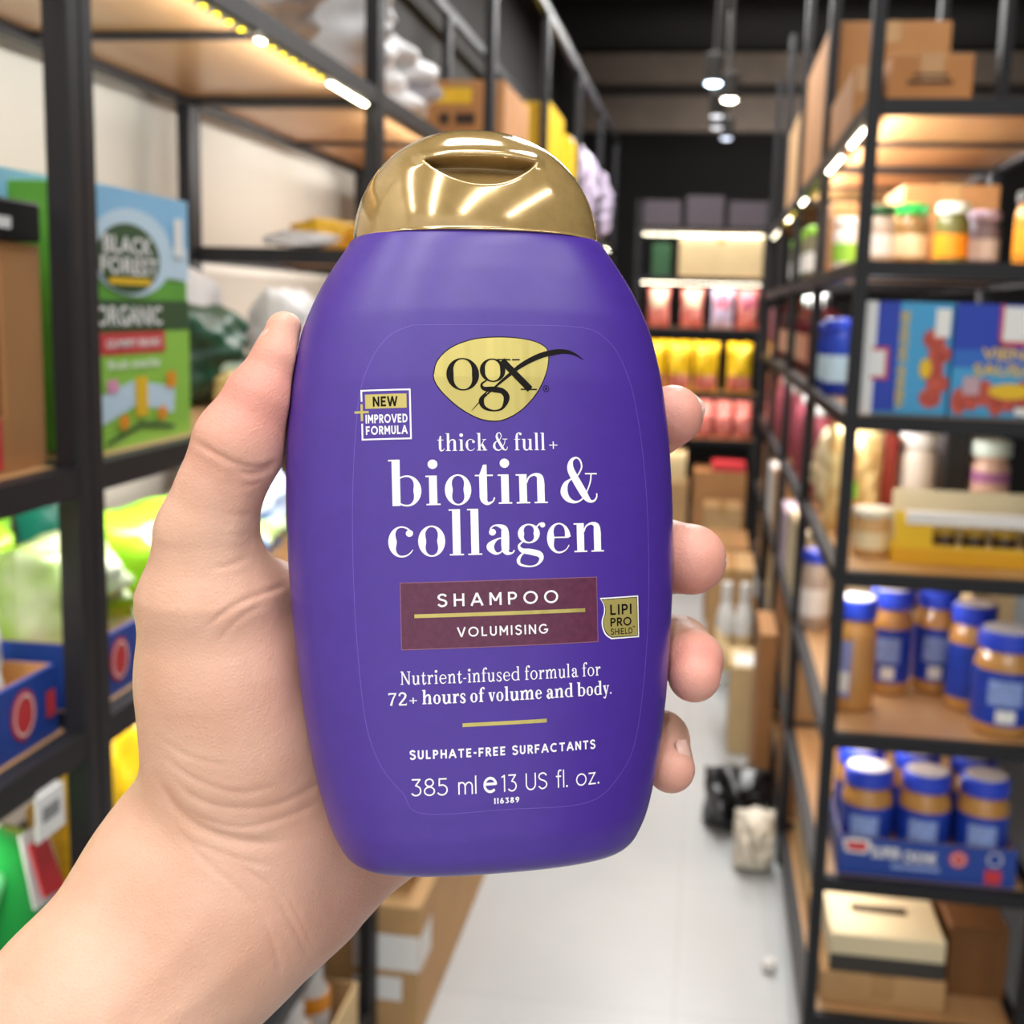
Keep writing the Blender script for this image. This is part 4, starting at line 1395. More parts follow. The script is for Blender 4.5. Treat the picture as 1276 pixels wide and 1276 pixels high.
def jar(label, x, y, z, r0, h, lab_m, group=None, rz=0.0, partial=False, patch=True):
    r = empty('jar', (x, y, z + .0008), rz, label, 'jar', group)
    MB().lathe([(r0 * .9, 0), (r0 * .98, .004), (r0, .012), (r0, h * .66), (r0 * .97, h * .72), (r0 * .86, h * .78), (r0 * .80, h * .81), (r0 * .80, h * .84)], seg=32).build('jar_body', butter, r, True)
    hl = h * .825
    vs, fs, n = [], [], 32
    rl = r0 * .93
    lidb = MB().lathe([(rl, hl), (rl * 1.01, hl + h * .06), (rl, h * .985), (rl * .96, h)], seg=32).build('lid', lid_b, r, False)
    bevel(lidb, .002)
    MB().lathe([(rl * .86, h), (rl * .86, h + .0015)], seg=24).build('lid_top', lid_top, lidb)
    if partial:
        a0, a1 = -2.75, -1.75
    else:
        a0, a1 = -PI, PI
    n = 40
    vs = []
    for z2 in (h * .13, h * .64):
        for k in range(n + 1):
            t = a0 + (a1 - a0) * k / n
            vs.append((r0 * 1.012 * math.cos(t), r0 * 1.012 * math.sin(t), z2))
    lb = mesh_obj('jar_label', vs, [(k, k + 1, n + 2 + k, n + 1 + k) for k in range(n)], lab_m, r, True)
    if patch:
        for (b0, b1), (h0, h1), mm in patch_spec(partial):
            vs = []
            for z2 in (h * h0, h * h1):
                for k in range(13):
                    t = b0 + (b1 - b0) * k / 12
                    vs.append((r0 * 1.022 * math.cos(t), r0 * 1.022 * math.sin(t), z2))
            mesh_obj('label_print', vs, [(k, k + 1, 14 + k, 13 + k) for k in range(12)], mm, lb, True)
    return r


pale_print = mat('pale_blue_label_print', '#8fa6e0', rough=0.5, vary=0.4, vscale=130, stretch=(1, 1, 3))


def patch_spec(partial):
    if partial:
        return [((-2.7, -1.8), (.18, .36), paper_w)]
    return [((-2.3, -1.2), (.32, .56), pale_print), ((-2.0, -1.4), (.16, .28), paper_w)]


def open_tray(label, x0, x1, y0, y1, z0, h, m, inner, group=None, back=None, name='display_tray', wall=0.004):
    cx, cy = (x0 + x1) / 2, (y0 + y1) / 2
    r = empty(name, (cx, cy, z0 + .0008), 0, label, 'tray', group)
    w, d = (x1 - x0) / 2, (y1 - y0) / 2
    k = MB().box(-w, w, -d, -d + wall, 0, h).box(-w, w, d - wall, d, 0, h).box(-w, -w + wall, -d + wall, d - wall, 0, h).box(w - wall, w, -d + wall, d - wall, 0, h)
    k.build('tray_walls', m, r)
    MB().box(-w + wall, w - wall, -d + wall, d - wall, 0.0005, wall).build('tray_floor', inner, r)
    a, b, e = w - wall, d - wall, .0012
    MB().box(-a, a, -b, -b + e, wall, h + .0006).box(-a, a, b - e, b, wall, h + .0006).box(-a, -a + e, -b + e, b - e, wall, h + .0006).box(a - e, a, -b + e, b - e, wall, h + .0006).build('tray_lining', inner, r)
    if back:
        back(r, w, d)
    return r


def price_tag(label, x, y, z, face=1, group='shelf price tags'):
    """small white ticket clipped on a shelf edge; face +1 looks to +x, 0 looks to -y"""
    if face:
        o = MB().box(0, .0025, -.024, .024, -.042, 0)
        o.box(-.004, .0, -.018, .018, -.006, .004)
    else:
        o = MB().box(-.024, .024, -.0025, 0, -.042, 0)
        o.box(-.018, .018, 0, .004, -.006, .004)
    t = empty('price_tag', (x, y, z), 0, label, 'price tag', group)
    o.build('ticket', paper_w, t)
    if face:
        MB().box(.0026, .0030, -.015, .015, -.026, -.012).build('ticket_print', mat('grey_print', '#8a8a8c', .6), t)
    return t


# ------------------------------------------------------------------ left side, nearest rack
XL = -0.58


def gummy_box(label, x0, x1, y0, y1, z0, z1, full=True):
    r = empty('snack_carton', ((x0 + x1) / 2, (y0 + y1) / 2, z0 + .0008), 0, label, 'carton')
    w, d, h = (x1 - x0) / 2, (y1 - y0) / 2, z1 - z0
    bevel(MB().box(-w, w, -d, d, 0, h).build('carton_body', green, r), .003)
    O, U, V = (w, -d, 0), (0, 1, 0), (0, 0, 1)
    L, H = 2 * d, h
    dc = lambda nm, m, sh, lift=.0012: decal(nm, r, m, O, U, V, sh, lift)
    dc('sky_print', lightblue, rect2d(0, L, H * .80, H))
    dc('sky_print', skyl, poly2d([(0, H * .70), (L, H * .66), (L, H * .80), (0, H * .80)]))
    dc('cloud_print', skyl, disc2d(L * .42, H * .76, L * .40, H * .17), .0014)
    dc('meadow_print', lime, rect2d(0, L, 0, H * .45))
    dc('band_print', dkgreen, rect2d(0, L, H * .455, H * .575))
    if full:
        dc('logo_print', dkgreen, disc2d(L * .38, H * .735, L * .30, H * .135), .002)
        dc('logo_lettering', white, join2d([words('BLACK', L * .46, H * .065, L * .14, H * .755), words('FOREST', L * .54, H * .065, L * .11, H * .675)]), .003)
        dc('logo_ribbon', yellow, rect2d(L * .18, L * .58, H * .635, H * .66), .003)
        dc('band_lettering', white, words('ORGANIC', L * .62, H * .075, L * .06, H * .478), .003)
        dc('red_strip', red, rect2d(L * .08, L * .72, H * .365, H * .45), .002)
        dc('red_strip_lettering', white, words('GUMMY BEARS', L * .52, H * .032, L * .14, H * .392), .003)
        dc('green_lettering', white, words('fruit snacks', L * .50, H * .035, L * .15, H * .31), .003)
        dc('side_badge', white, rect2d(L * .83, L * .93, H * .76, H * .92), .003)
        dc('packet_print', skyl, poly2d([(L * .08, H * .21), (L * .40, H * .26), (L * .42, H * .16), (L * .10, H * .10)]), .002)
        dc('packet_print', skyl, poly2d([(L * .48, H * .25), (L * .82, H * .21), (L * .80, H * .10), (L * .50, H * .15)]), .002)
        dc('packet_print', yellow, rect2d(L * .40, L * .52, H * .11, H * .27), .003)
        dc('packet_print', orange, disc2d(L * .28, H * .10, L * .05, H * .03), .004)
        dc('packet_print', orange, disc2d(L * .66, H * .11, L * .05, H * .03), .004)
        dc('packet_print', orange, rect2d(L * .72, L * .82, H * .21, H * .28), .003)
        dc('packet_print', mat('pink_print', '#e89ac0', .5), rect2d(L * .14, L * .24, H * .22, H * .27), .003)
        dc('packet_print', dkgreen, poly2d([(L * .12, H * .03), (L * .45, H * .09), (L * .80, H * .05), (L * .80, H * .035), (L * .45, H * .07), (L * .12, H * .015)]), .003)
    return r


gummy_box('green and sky-blue organic gummy carton standing on the second left rack', -0.70, -0.618, 1.17, 1.417, 1.29, 1.562)
gummy_box('sky-blue topped snack carton directly behind the green gummy carton', -0.79, -0.708, 1.15, 1.42, 1.29, 1.575, False)

# brown display box with snack pouches
d = empty('display_box', (-0.70, 0.848, 1.2908), 0, 'brown cardboard display box at the left edge, pouches inside', 'box')
k = MB().box(-.08, .08, -.24, .24, 0, .004).box(-.08, -.076, -.24, .24, .004, .205).box(-.076, .08, -.24, -.236, .004, .205).box(-.076, .08, .236, .24, .004, .205)
k.box(.076, .08, .175, .236, .004, .205).box(.076, .08, -.236, -.175, .004, .205).box(.076, .08, -.175, .175, .004, .05)
k.build('box_walls', kraft_d, d)
decal('front_strip', d, red, (.08, -.17, .004), (0, 1, 0), (0, 0, 1), rect2d(0, .335, 0, .045))
for i, yy in enumerate((0.72, 0.84, 0.96)):
    bag('brown snack pouch, %s in the display box' % ('farthest left', 'middle one', 'nearest the box end')[i], -0.70, yy, 1.295, .10, .17, .05, mat('brown_pouch', '#5c3426', .3, vary=.5, vscale=40, col2='#c9905a'), 20 + i, rz=PI / 2, band=[('pouch_label', orange, (.3, .7), (.35, .62))])
bx = carton('black tray carton lying on the brown display box', -0.78, -0.615, 0.74, 1.085, 1.4965, 1.533, black, tape=False, cat='box', name='flat_carton')
decal('side_lettering', bx, paper_w, (.0825, -.02, .01), (0, 1, 0), (0, 0, 1), rect2d(.03, .14, 0, .010))

def tray_sides(r, w, d):
    for y in np.arange(-d + .07, d - .02, .16):
        decal('round_logo', r, red, (w, y, .036), (0, 1, 0), (0, 0, 1), disc2d(0, 0, .021, .024), .001)
        decal('round_logo_ring', r, white, (w, y, .036), (0, 1, 0), (0, 0, 1), arc2d(0, 0, .017, .02, [(0, .002), (360, .002)], 24), .002)
    decal('side_print', r, pale_print, (w, -d + .12, .012), (0, 1, 0), (0, 0, 1), join2d([rect2d(0, .07, 0, .006), rect2d(.02, .09, .012, .018), rect2d(.0, .05, .03, .05)]), .001)
    decal('corner_print', r, red, (w, d - .022, .02), (0, 1, 0), (0, 0, 1), rect2d(0, .016, 0, .026), .002)


open_tray('blue display tray with a round red logo, in the nearest left rack', -0.76, -0.608, .62, 1.07, 1.03, .068, navy, kraft_d, back=tray_sides)
open_tray('blue display tray behind the hand, in the second left rack', -0.80, -0.608, 1.13, 1.62, 1.03, .068, navy, kraft_d, back=tray_sides)
bag('white bag standing in the near blue tray', -0.652, .975, 1.0345, .13, .125, .05, wrap, 3, rz=PI / 2)
for i, (x, y, z, w, h, dd, m, lab) in enumerate((
        (-.86, .93, 1.03, .26, .215, .12, limebag, 'lime green snack bag at the back of the nearest left rack'),
        (-.84, .66, 1.03, .24, .20, .11, whitegreen, 'white and green snack bag farther left in the nearest rack'),
        (-.71, 1.26, 1.0345, .20, .15, .13, whitegreen, 'white and green snack bag in the tray behind the post'),
        (-.71, 1.48, 1.0345, .22, .155, .13, limebag, 'lime green snack bag in the tray beside the thumb'),
        (-.87, 1.28, 1.03, .26, .20, .11, limebag, 'lime green snack bag behind the white and green one'),
        (-.885, 1.58, 1.03, .26, .17, .07, teal, 'dark teal bag behind the lime green bags'),
        (-.72, 1.80, 1.03, .24, .18, .15, bluebag, 'blue and white bag seen through the thumb gap'),
        (-.85, 2.00, 1.03, .22, .10, .14, mint, 'mint green pack low in the thumb gap'))):
    bag(lab, x, y, z, w, h, dd, m, 40 + i, rz=PI / 2 + .1 * ((i % 3) - 1), band=[('bag_print', yellow if m is limebag else whitegreen if m is not whitegreen else limebag, (.25, .75), (.3, .55))])
# third rack low: packs seen in the gap between thumb and bottle
bag('mint pack with a red stripe in the third left rack', -.76, 2.42, .92, .26, .21, .14, mint, 61, rz=PI / 2, band=[('red_stripe', red, (.1, .9), (.45, .58))])
bag('blue pack standing in the third left rack, seen past the thumb', -.76, 2.75, .92, .24, .26, .14, bluebag, 62, rz=PI / 2)
# bags on the second rack beyond the gummy carton
for i, (x, y, z, w, h, dd, m, lab) in enumerate((
        (-.80, 1.60, 1.29, .20, .155, .13, netgreen, 'dark green netted bag next to the gummy carton'),
        (-.78, 1.82, 1.29, .20, .15, .14, netgreen, 'dark green netted bag above the thumb tip'),
        (-.87, 1.98, 1.29, .22, .21, .10, wrap, 'white plastic pack behind the netted bags'),
        (-.70, 2.00, 1.29, .12, .18, .12, wrap, 'white plastic pack with a green corner, by the bottle shoulder'))):
    bag(lab, x, y, z, w, h, dd, m, 80 + i, rz=PI / 2 + .15 * ((i % 3) - 1), band=[('pack_print', teal if i == 3 else mint, (.2, .5), (.2, .45))])
bag('small yellow onion bag low beside the thumb', -.66, 1.68, 1.29, .07, .06, .06, mat('onion_yellow', '#e8c98a', .35), 90, rz=PI / 2)
for i, (y, m, lab) in enumerate(((2.36, yellowbag, 'yellow bag on the third left rack above the cross beam'), (2.62, bluebag, 'blue bag on the third left rack, next to the bottle shoulder'), (2.20, wrap, 'low white pack on the third left rack beside the yellow bag'))):
    bag(lab, -.74, y, 1.545, .16 if i < 2 else .10, (.062, .05, .03)[i], .12, m, 95 + i, rz=PI / 2)
# top shelves
for i, (x, y, w, h, lab) in enumerate(((-.76, 1.42, .34, .20, 'white wrapped bundle on top of the second left rack, near end'), (-.76, 1.88, .40, .22, 'white wrapped bundle on top of the second left rack, far end'), (-.78, 2.42, .40, .30, 'white wrapped bundle on top of the third left rack, near end'), (-.80, 2.86, .32, .24, 'white wrapped bundle on top of the third left rack, far end'))):
    bag(lab, x, y, 1.815, w, h, .26, wrap, 110 + i, rz=PI / 2, cat='bundle', name='wrapped_bundle', band=[('grey_print', mat('pale_grey_print', '#a9a6ac', .3), (.3, .6), (.3, .6))])
b = carton('brown carton on a high left shelf behind the bottle cap', -.815, -.575, 3.40, 3.85, 1.815, 2.05, kraft_d)
decal('carton_lettering', b, ink_d, (-.06, -.225, .12), (1, 0, 0), (0, 0, 1), join2d([rect2d(0, .03, 0, .03), rect2d(.045, .10, 0, .03)]))
decal('yellow_sticker', b, yellow, (-.07, -.225, .175), (1, 0, 0), (0, 0, 1), rect2d(0, .10, 0, .04))
carton('yellow carton on top of the fourth left rack, nearer one', -.86, -.58, 4.37, 4.78, 1.815, 2.15, yellow, tape=False)
carton('yellow carton on top of the fifth left rack, farther one', -.86, -.58, 4.95, 5.25, 1.815, 2.12, yellow, tape=False)
for i, (y, z, h) in enumerate(((5.55, 1.815, .26), (5.85, 1.815, .30), (6.15, 1.815, .28), (6.6, 1.815, .30), (6.95, 1.815, .26), (5.6, 1.545, .2), (5.95, 1.545, .2), (6.6, 1.545, .2), (6.95, 1.545, .2))):
    bag('pale lilac wrapped bag on the far left shelves', -.68, y, z, .26, h * (1.35 if z > 1.7 else 1), .2, lilac, 130 + i, rz=PI / 2, group='lilac bags on the far left shelves')
# lower shelves
for i, (y, lab) in enumerate(((.835, 'green detergent jug farther left on the low shelf'), (1.035, 'green detergent jug with a watermelon label, by the left post'))):
    r = empty('detergent_jug', (-.675, y, .7008), 0, lab, 'jug')
    MB().lathe([(.055, 0), (.062, .006), (.062, .13), (.058, .17), (.04, .215), (.018, .235), (.018, .245)], seg=28, squash=1.5).build('jug_body', jug_m, r, True)
    MB().lathe([(.021, .24), (.021, .262), (.018, .266)], seg=18).build('cap', paper_w, r)
    MB().tube(crom([(.035, -.035, .205), (.05, -.085, .185), (.045, -.105, .13), (.03, -.085, .08)], 6), .013, 10).build('handle', mat('jug_handle', '#6fdc8c', .2), r, True)
    lb = decal('jug_label', r, mat('lime_label', '#b9d63a', .4), (.0632, -.03, .04), (0, 1, 0), (0, 0, 1), rect2d(0, .07, 0, .09))
    decal('fruit_print', lb, red, (.0636, -.02, .055), (0, 1, 0), (0, 0, 1), poly2d([(0, .02), (.02, 0), (.045, .03), (.015, .055)]))
    pk = MB().add([(.063, -.01, .165), (.060, .055, .150), (.038, .055, .226), (.044, .0, .234)], [(0, 1, 2, 3)]).build('neck_label', paper_w, r)
    pk.modifiers.new('t', 'SOLIDIFY').thickness = .002
    q2 = MB().add([(.0665, .002, .172), (.0640, .046, .162), (.0450, .046, .216), (.0490, .008, .222)], [(0, 1, 2, 3)]).build('fruit_print', red, pk)
    q2.modifiers.new('t', 'SOLIDIFY').thickness = .002
bag('yellow bag on the low shelf between post and wrist', -.73, 1.40, .70, .22, .245, .14, yellowbag, 150, rz=PI / 2)
bottle_thing('small green and white bottle beside the yellow bag', -.625, 1.165, .70, .022, .20, jug_m, paper_w, red)
# bottom left: tray of white and orange bottles, brown cartons
open_tray('kraft tray of white bottles under the wrist', -.78, -.585, 1.62, 2.06, .10, .10, kraft_l, kraft)
for i, (x, y) in enumerate(((-.64, 1.72), (-.64, 1.84), (-.645, 1.96), (-.72, 1.78), (-.72, 1.92))):
    r = bottle_thing(('white bottle with an orange collar, nearest in the low kraft tray', 'white bottle with an orange collar, second along the tray front', 'white bottle with an orange collar, at the far end of the tray', 'white bottle behind the nearest one in the kraft tray', 'white bottle at the back of the kraft tray')[i], x, y, .1045, .036, .19, paper_w, paper_w, orange, label_z=(.62, .8), neck=.55)
b = carton('large brown carton on the floor, sticking out into the aisle', -.94, -.50, 2.20, 2.95, 0, .285, kraft, tape=False, flaps=False)
decal('shipping_label', b, paper_w, (.085, -.375, .15), (1, 0, 0), (0, 0, 1), rect2d(0, .135, 0, .075), label='white shipping label')
decal('shipping_label', b, paper_w, (.22, -.375, .15), (0, 1, 0), (0, 0, 1), rect2d(0, .10, 0, .075), label='white shipping label')
decal('small_label', b, paper_w, (.085, -.375, .085), (1, 0, 0), (0, 0, 1), rect2d(0, .10, 0, .05), label='small white label')
decal('label_code', b, mat('grey_print', '#8a8a8c', .6), (.12, -.375, .10), (1, 0, 0), (0, 0, 1), rect2d(0, .015, 0, .02), .002)
vs, fs = pillow(.60, .36, .10, 171, 26, .5, False)
vs = [(p[0], p[2] - .18, -p[1] * (1 + .35 * math.sin(31 * p[0] + 17 * p[2]))) for p in vs]
lo = min(p[2] for p in vs)
cp = mesh_obj('crumpled_paper', [(p[0], p[1], (p[2] - lo) * .62) for p in vs], fs, kraft_l, None, False, loc=(-.70, 2.56, .2862), rz=PI / 2)
tag(cp, 'crumpled kraft paper heaped on the large floor carton', 'paper')
carton('brown carton standing at the bottom of the third left rack', -.91, -.62, 3.32, 3.9, 0.30, .56, kraft_d)
# floor of left racks beyond
carton('brown carton low in the fourth left rack', -.93, -.60, 4.35, 5.0, .30, .58, kraft)
price_tag('white price tag under the gummy carton', XL, 1.33, 1.262, group=None)
price_tag('white price tag on the shelf edge below the blue tray, by the hand', XL, 1.235, 1.0, group=None)
price_tag('white price tag above the green jugs at the left edge', XL, 1.0, 1.0, group=None)

# ------------------------------------------------------------------ across the end of the aisle (x -0.46..0.32, y 7.5..7.9)
carton('wide pale carton on the top lit shelf at the aisle end', -.20, .29, 7.54, 7.85, 1.66, 1.90, kraft_l)
carton('green box beside the pale carton at the aisle end', -.36, -.25, 7.54, 7.75, 1.66, 1.85, dkgreen, tape=False, cat='box', name='small_box')
for i in range(3):
    carton('dark carton stacked on top of the aisle-end rack', -.42 + .25 * i, -.20 + .25 * i, 7.55, 7.85, 1.955, 2.10 + .03 * (i % 2), mat('dark_carton', '#4a4148', .7), tape=False, group='dark cartons on the aisle-end rack')
for i, x in enumerate((-.31, -.11, .07, .22)):
    m = (redbag, redbag, lilac, redbag)[i]
    lab = ('red and white pouch at the left of the aisle-end rack', 'red and orange pouch second from the left at the aisle end', 'lilac pouch between the red pouches at the aisle end', 'red pouch at the right of the aisle-end rack')[i]
    bag(lab, x, 7.62, 1.36, .13, .235, .08, m, 200 + i, cat='pouch', name='pouch', band=[('pouch_panel', cream if i < 2 else pink, (.12, .88), (.5, .9))])
for i, x in enumerate((-.33, -.17, -.01, .19)):
    bag(('yellow and red bag at the left end of the middle far shelf', 'yellow and red bag half hidden by the bottle on the middle far shelf', 'yellow and red bag in the middle of the far shelf', 'yellow and red bag at the right end of the middle far shelf')[i], x, 7.62, .975, .15, .30, .10, yellowbag, 210 + i, band=[('red_print', redbag, (.05, .95), (.02, .34))])
for i in range(12):
    bag('red sausage pack in two rows on the low far shelf', -.36 + .118 * (i % 6), 7.58 + .12 * (i // 6), .70, .10, .16 + .06 * (i // 6), .07, redbag, 230 + i, cat='pack', name='sausage_pack', group='red sausage packs at the aisle end')
carton('brown carton on the bottom far shelf, left one', -.40, -.08, 7.53, 7.85, .12, .42, kraft)
carton('brown carton on the bottom far shelf, right one', -.05, .27, 7.53, 7.85, .12, .50, kraft_d)
carton('brown carton lying on the left bottom carton', -.38, -.10, 7.55, 7.83, .4208, .60, kraft_l)
bx = carton('red flat box on the right bottom carton', .06, .26, 7.53, 7.72, .5008, .555, red, tape=False, cat='box', name='flat_box')
carton('brown floor carton in front of the aisle-end rack', .02, .24, 7.15, 7.45, 0, .34, kraft)

# ceiling spotlights on a track
tr = empty('track_light', (0.0, 6.3, 3.25), 0, 'black ceiling track with five small spotlights over the aisle', 'track light')
MB().box(-.018, .018, -2.1, 2.2, -.035, 0).build('track', black_m, tr)
for k, (x, y, z, on, cc) in enumerate(((-.03, 4.5, 2.235, 14, '#d7ecff'), (.03, 4.9, 2.245, 18, '#fff6e2'), (-.016, 5.5, 2.275, 1.6, '#e8eef8'), (-.014, 5.9, 2.285, 1.3, '#e8eef8'), (.034, 6.4, 2.305, 2.4, '#dfeaff'))):
    st = MB().bar((x * .4, y - 6.3, -.03), (x, y - 6.3, z - 3.25 + .08), .012, .012).build('stem', black_m, tr)
    hd = MB().lathe([(.022, .02), (.03, .0), (.034, .09), (.02, .1)], seg=20).build('spot_head', black_m, tr, False, loc=(x, y - 6.3, z - 3.25))
    MB().lathe([(.018, .0), (.026, .004), (.026, .008)], seg=18).build('spot_lens', mat('spot_lens_%d' % k, cc, emit=on), hd, loc=(0, 0, -.008))

# ------------------------------------------------------------------ right side, nearest rack
S = [z for z in RL]
c1 = carton('brown carton on top of the nearest right rack', .325, .48, 2.60, 2.86, S[0], 1.957, kraft_d)
decal('carton_lettering', c1, ink_d, (-.045, -.13, .075), (1, 0, 0), (0, 0, 1), join2d([rect2d(0, .085, 0, .008), rect2d(.01, .075, .014, .02)]))
c2 = carton('brown carton on top of the nearest right rack, by the front post', .262, .318, 2.66, 3.15, S[0], 1.945, kraft_d)
c3 = carton('tall brown carton on top of the second right rack', .262, .55, 3.30, 4.05, S[0], 2.17, kraft_d)
decal('carton_lettering', c3, ink_d, (-.10, -.375, .09), (1, 0, 0), (0, 0, 1), words('HUG', .10, .05))
carton('brown carton on top of the third right rack', .262, .55, 4.2, 4.9, S[0], 2.12, kraft)
carton('brown carton under the top board of the nearest right rack', .40, .60, 2.84, 3.14, S[1], 1.735, kraft_d)
carton('brown carton high in the second right rack', .30, .60, 3.36, 3.76, S[1], 1.74, kraft_d)
for i, (x, y, r0, h, bm_, cm, lm, lab) in enumerate((
        (.325, 2.62, .032, .12, mat('pale_jar', '#b8a99a', .3), dkgreen, paper_w, 'pale jar with a dark green lid on the upper right shelf'),
        (.40, 2.70, .036, .13, mat('amber_jar', '#8a6a3e', .3), jug_m, cream, 'amber jar with a bright green lid on the upper right shelf'),
        (.475, 2.66, .034, .13, mat('olive_jar', '#6a6a38', .3), mint, orange, 'jar with a mint lid and orange label on the upper right shelf'),
        (.545, 2.72, .036, .12, mat('grey_jar', '#8d8694', .3), lilac, paper_w, 'grey jar with a lilac lid on the upper right shelf'),
        (.300, 2.95, .032, .12, paper_w, paper_w, lime, 'white bottle with a lime label behind the right post'),
        (.615, 2.60, .034, .15, mat('orange_jar', '#c98a2a', .3), black, orange, 'orange jar at the right edge of the upper shelf'))):
    bottle_thing(lab, x, y, S[1], r0, h, bm_, cm, lm, neck=.85, shoulder=.8, name='jar', cat='jar')


def sausage_carton(label, x0, x1, y0, y1, z0, z1, side):
    r = empty('sausage_carton', ((x0 + x1) / 2, (y0 + y1) / 2, z0 + .0008), 0, label, 'carton')
    w, d, h = (x1 - x0) / 2, (y1 - y0) / 2, z1 - z0
    bevel(MB().box(-w, w, -d, d, 0, h).build('carton_body', cyan, r), .003)
    O, U, V = (-w, -d, 0), (1, 0, 0), (0, 0, 1)
    L, H = 2 * w, h
    dc = lambda nm, m, sh, lift=.0012: decal(nm, r, m, O, U, V, sh, lift)
    if side:
        dc('white_edge', white, rect2d(0, L * .14, 0, H))
        dc('blue_panel', royal, rect2d(L * .14, L * .40, H * .03, H))
        dc('red_badge', red, rect2d(L * .10, L * .30, H * .31, H * .60), .002)
        dc('white_badge', white, rect2d(L * .06, L * .26, H * .34, H * .57), .003)
        tv, tf = words('VIENNA SAUSAGE', H * .86, L * .10)
        tv = np.stack([L * .50 - tv[:, 1], H * .06 + tv[:, 0]], 1)
        dc('side_lettering', yellow, (tv, tf), .003)
        for q in range(5):
            dc('sausage_print', sausage, disc2d(L * (.80 + .07 * (q % 2)), H * (.16 + .13 * q), L * .13, H * .09, 20), .002 + .0004 * q)
        dc('sausage_badge', yellow, disc2d(L * .72, H * .42, L * .07, H * .09, 20), .006)
        dc('label_badge', white, rect2d(L * .80, L * .97, H * .70, H * .95), .004)
    else:
        dc('blue_panel', royal, rect2d(0, L, H * .60, H))
        dc('blue_panel', mat('mid_blue_print', '#2a6ac8', .4), rect2d(0, L, H * .44, H * .60))
        dc('badge_print', white, rect2d(L * .40, L * .90, H * .68, H * .98), .002)
        dc('badge_frame', red, join2d([rect2d(L * .37, L * .93, H * .64, H * .68), rect2d(L * .37, L * .40, H * .64, H)]), .003)
        dc('front_lettering', yellow, join2d([words('VIENNA', L * .62, H * .10, L * .24, H * .52), words('SAUSAGE', L * .72, H * .10, L * .18, H * .38)]), .003)
        dc('sausage_badge', yellow, disc2d(L * .50, H * .24, L * .18, H * .07, 24), .004)
        for q in range(9):
            dc('sausage_print', sausage, disc2d(L * (.08 + .105 * q), H * (.14 + .08 * ((q * 7) % 3) / 2), L * .07, H * .12, 20), .002 + .0003 * q)
        dc('tin_print', mat('tin_print', '#c9a6b0', .4), rect2d(L * .10, L * .24, H * .20, H * .36), .005)
        dc('note_print', white, rect2d(L * .55, L * .80, H * .03, H * .10), .006)
    return r


sausage_carton('blue vienna sausage carton with the name running up its side', .278, .432, 2.335, 2.56, S[2], 1.478, True)
sausage_carton('wide blue vienna sausage carton at the right edge', .436, .640, 2.335, 2.56, S[2], 1.478, False)
bottle_thing('blue jar with a pale band behind the sausage cartons', .295, 2.86, S[2], .04, .17, royal, lid_b, skyl, neck=.9, shoulder=.85, name='jar', cat='jar')
bottle_thing('second blue jar deeper behind the sausage cartons', .30, 3.05, S[2], .04, .16, royal, lid_b, skyl, neck=.9, shoulder=.85, name='jar', cat='jar')

# shelf with a yellow tray
bottle_thing('tan jar at the front corner of the middle right shelf', .335, 2.47, S[3], .037, .095, mat('tan_jar', '#c9a06a', .3), mat('pale_lid', '#d8d4c0', .4), cream, neck=.9, shoulder=.85, name='jar', cat='jar')
bag('pale yellow snack bag standing behind the tan jar', .325, 2.73, S[3], .12, .235, .07, mat('pale_yellow_bag', '#efe0a4', .35, vary=.35, vscale=26, col2='#d9a860'), 301, band=[('bag_print', mat('brown_print', '#c08a50', .5), (.2, .5), (.55, .8)), ('leaf_print', lime, (.3, .6), (.3, .5))])


def yellow_tray(r, w, d):
    MB().box(-w + .002, w - .002, -d + .06, -d + .064, .03, .135).build('back_panel', cream, r)
    decal('yellow_band', r, mat('mustard_print', '#e6aa14', .5), (-w, -d, 0), (1, 0, 0), (0, 0, 1), rect2d(0, 2 * w, 0, .03))
    MB().box(-w + .02, w, -d - .006, -d + .02, .078, .10).build('top_strip', paper_w, r)
    MB().box(-w, -w + .07, -d - .0005, -d + .003, .03, .10).build('front_corner', yellow, r)


open_tray('yellow and white carton tray on the middle right shelf', .368, .66, 2.40, 2.66, S[3], .035, yellow, kraft_l, back=yellow_tray)
for i in range(4):
    bottle_thing('brown jar in the yellow carton tray', .465 + .055 * i, 2.428, S[3] + .0042, .022, .065, mat('dark_brown_jar', '#3c2818', .3), mat('gold_lid', '#a8882a', .3), mat('mustard_label', '#b89018', .4), neck=.95, shoulder=.85, name='jar', cat='jar', group='brown jars in the yellow tray')
bottle_thing('white bottle behind the yellow tray', .46, 2.76, S[3], .04, .225, mat('milk_bottle', '#e6ddd0', .35), paper_w, None, neck=.85, shoulder=.82)
carton('dark red box behind the yellow tray', .385, .412, 2.72, 2.86, S[3], 1.20, mat('dark_red_card', '#8a2a1a', .5), tape=False, cat='box', name='small_box')
carton('black box beside the white bottle on the middle right shelf', .51, .56, 2.72, 2.86, S[3], 1.215, black, tape=False, cat='box', name='small_box')
for i in range(3):
    bottle_thing('pinkish cup with a pale lid at the right of the middle shelf', .60 + .0 * i, 2.70 + .085 * i, S[3], .038, .215, mat('pink_cup', '#d6b09c', .4), mat('pale_mint_lid', '#cfe0d6', .4), mat('purple_label', '#a86a9a', .4), neck=.9, shoulder=.8, name='cup', cat='cup', label_z=(.68, .8), group='pinkish cups on the middle right shelf')

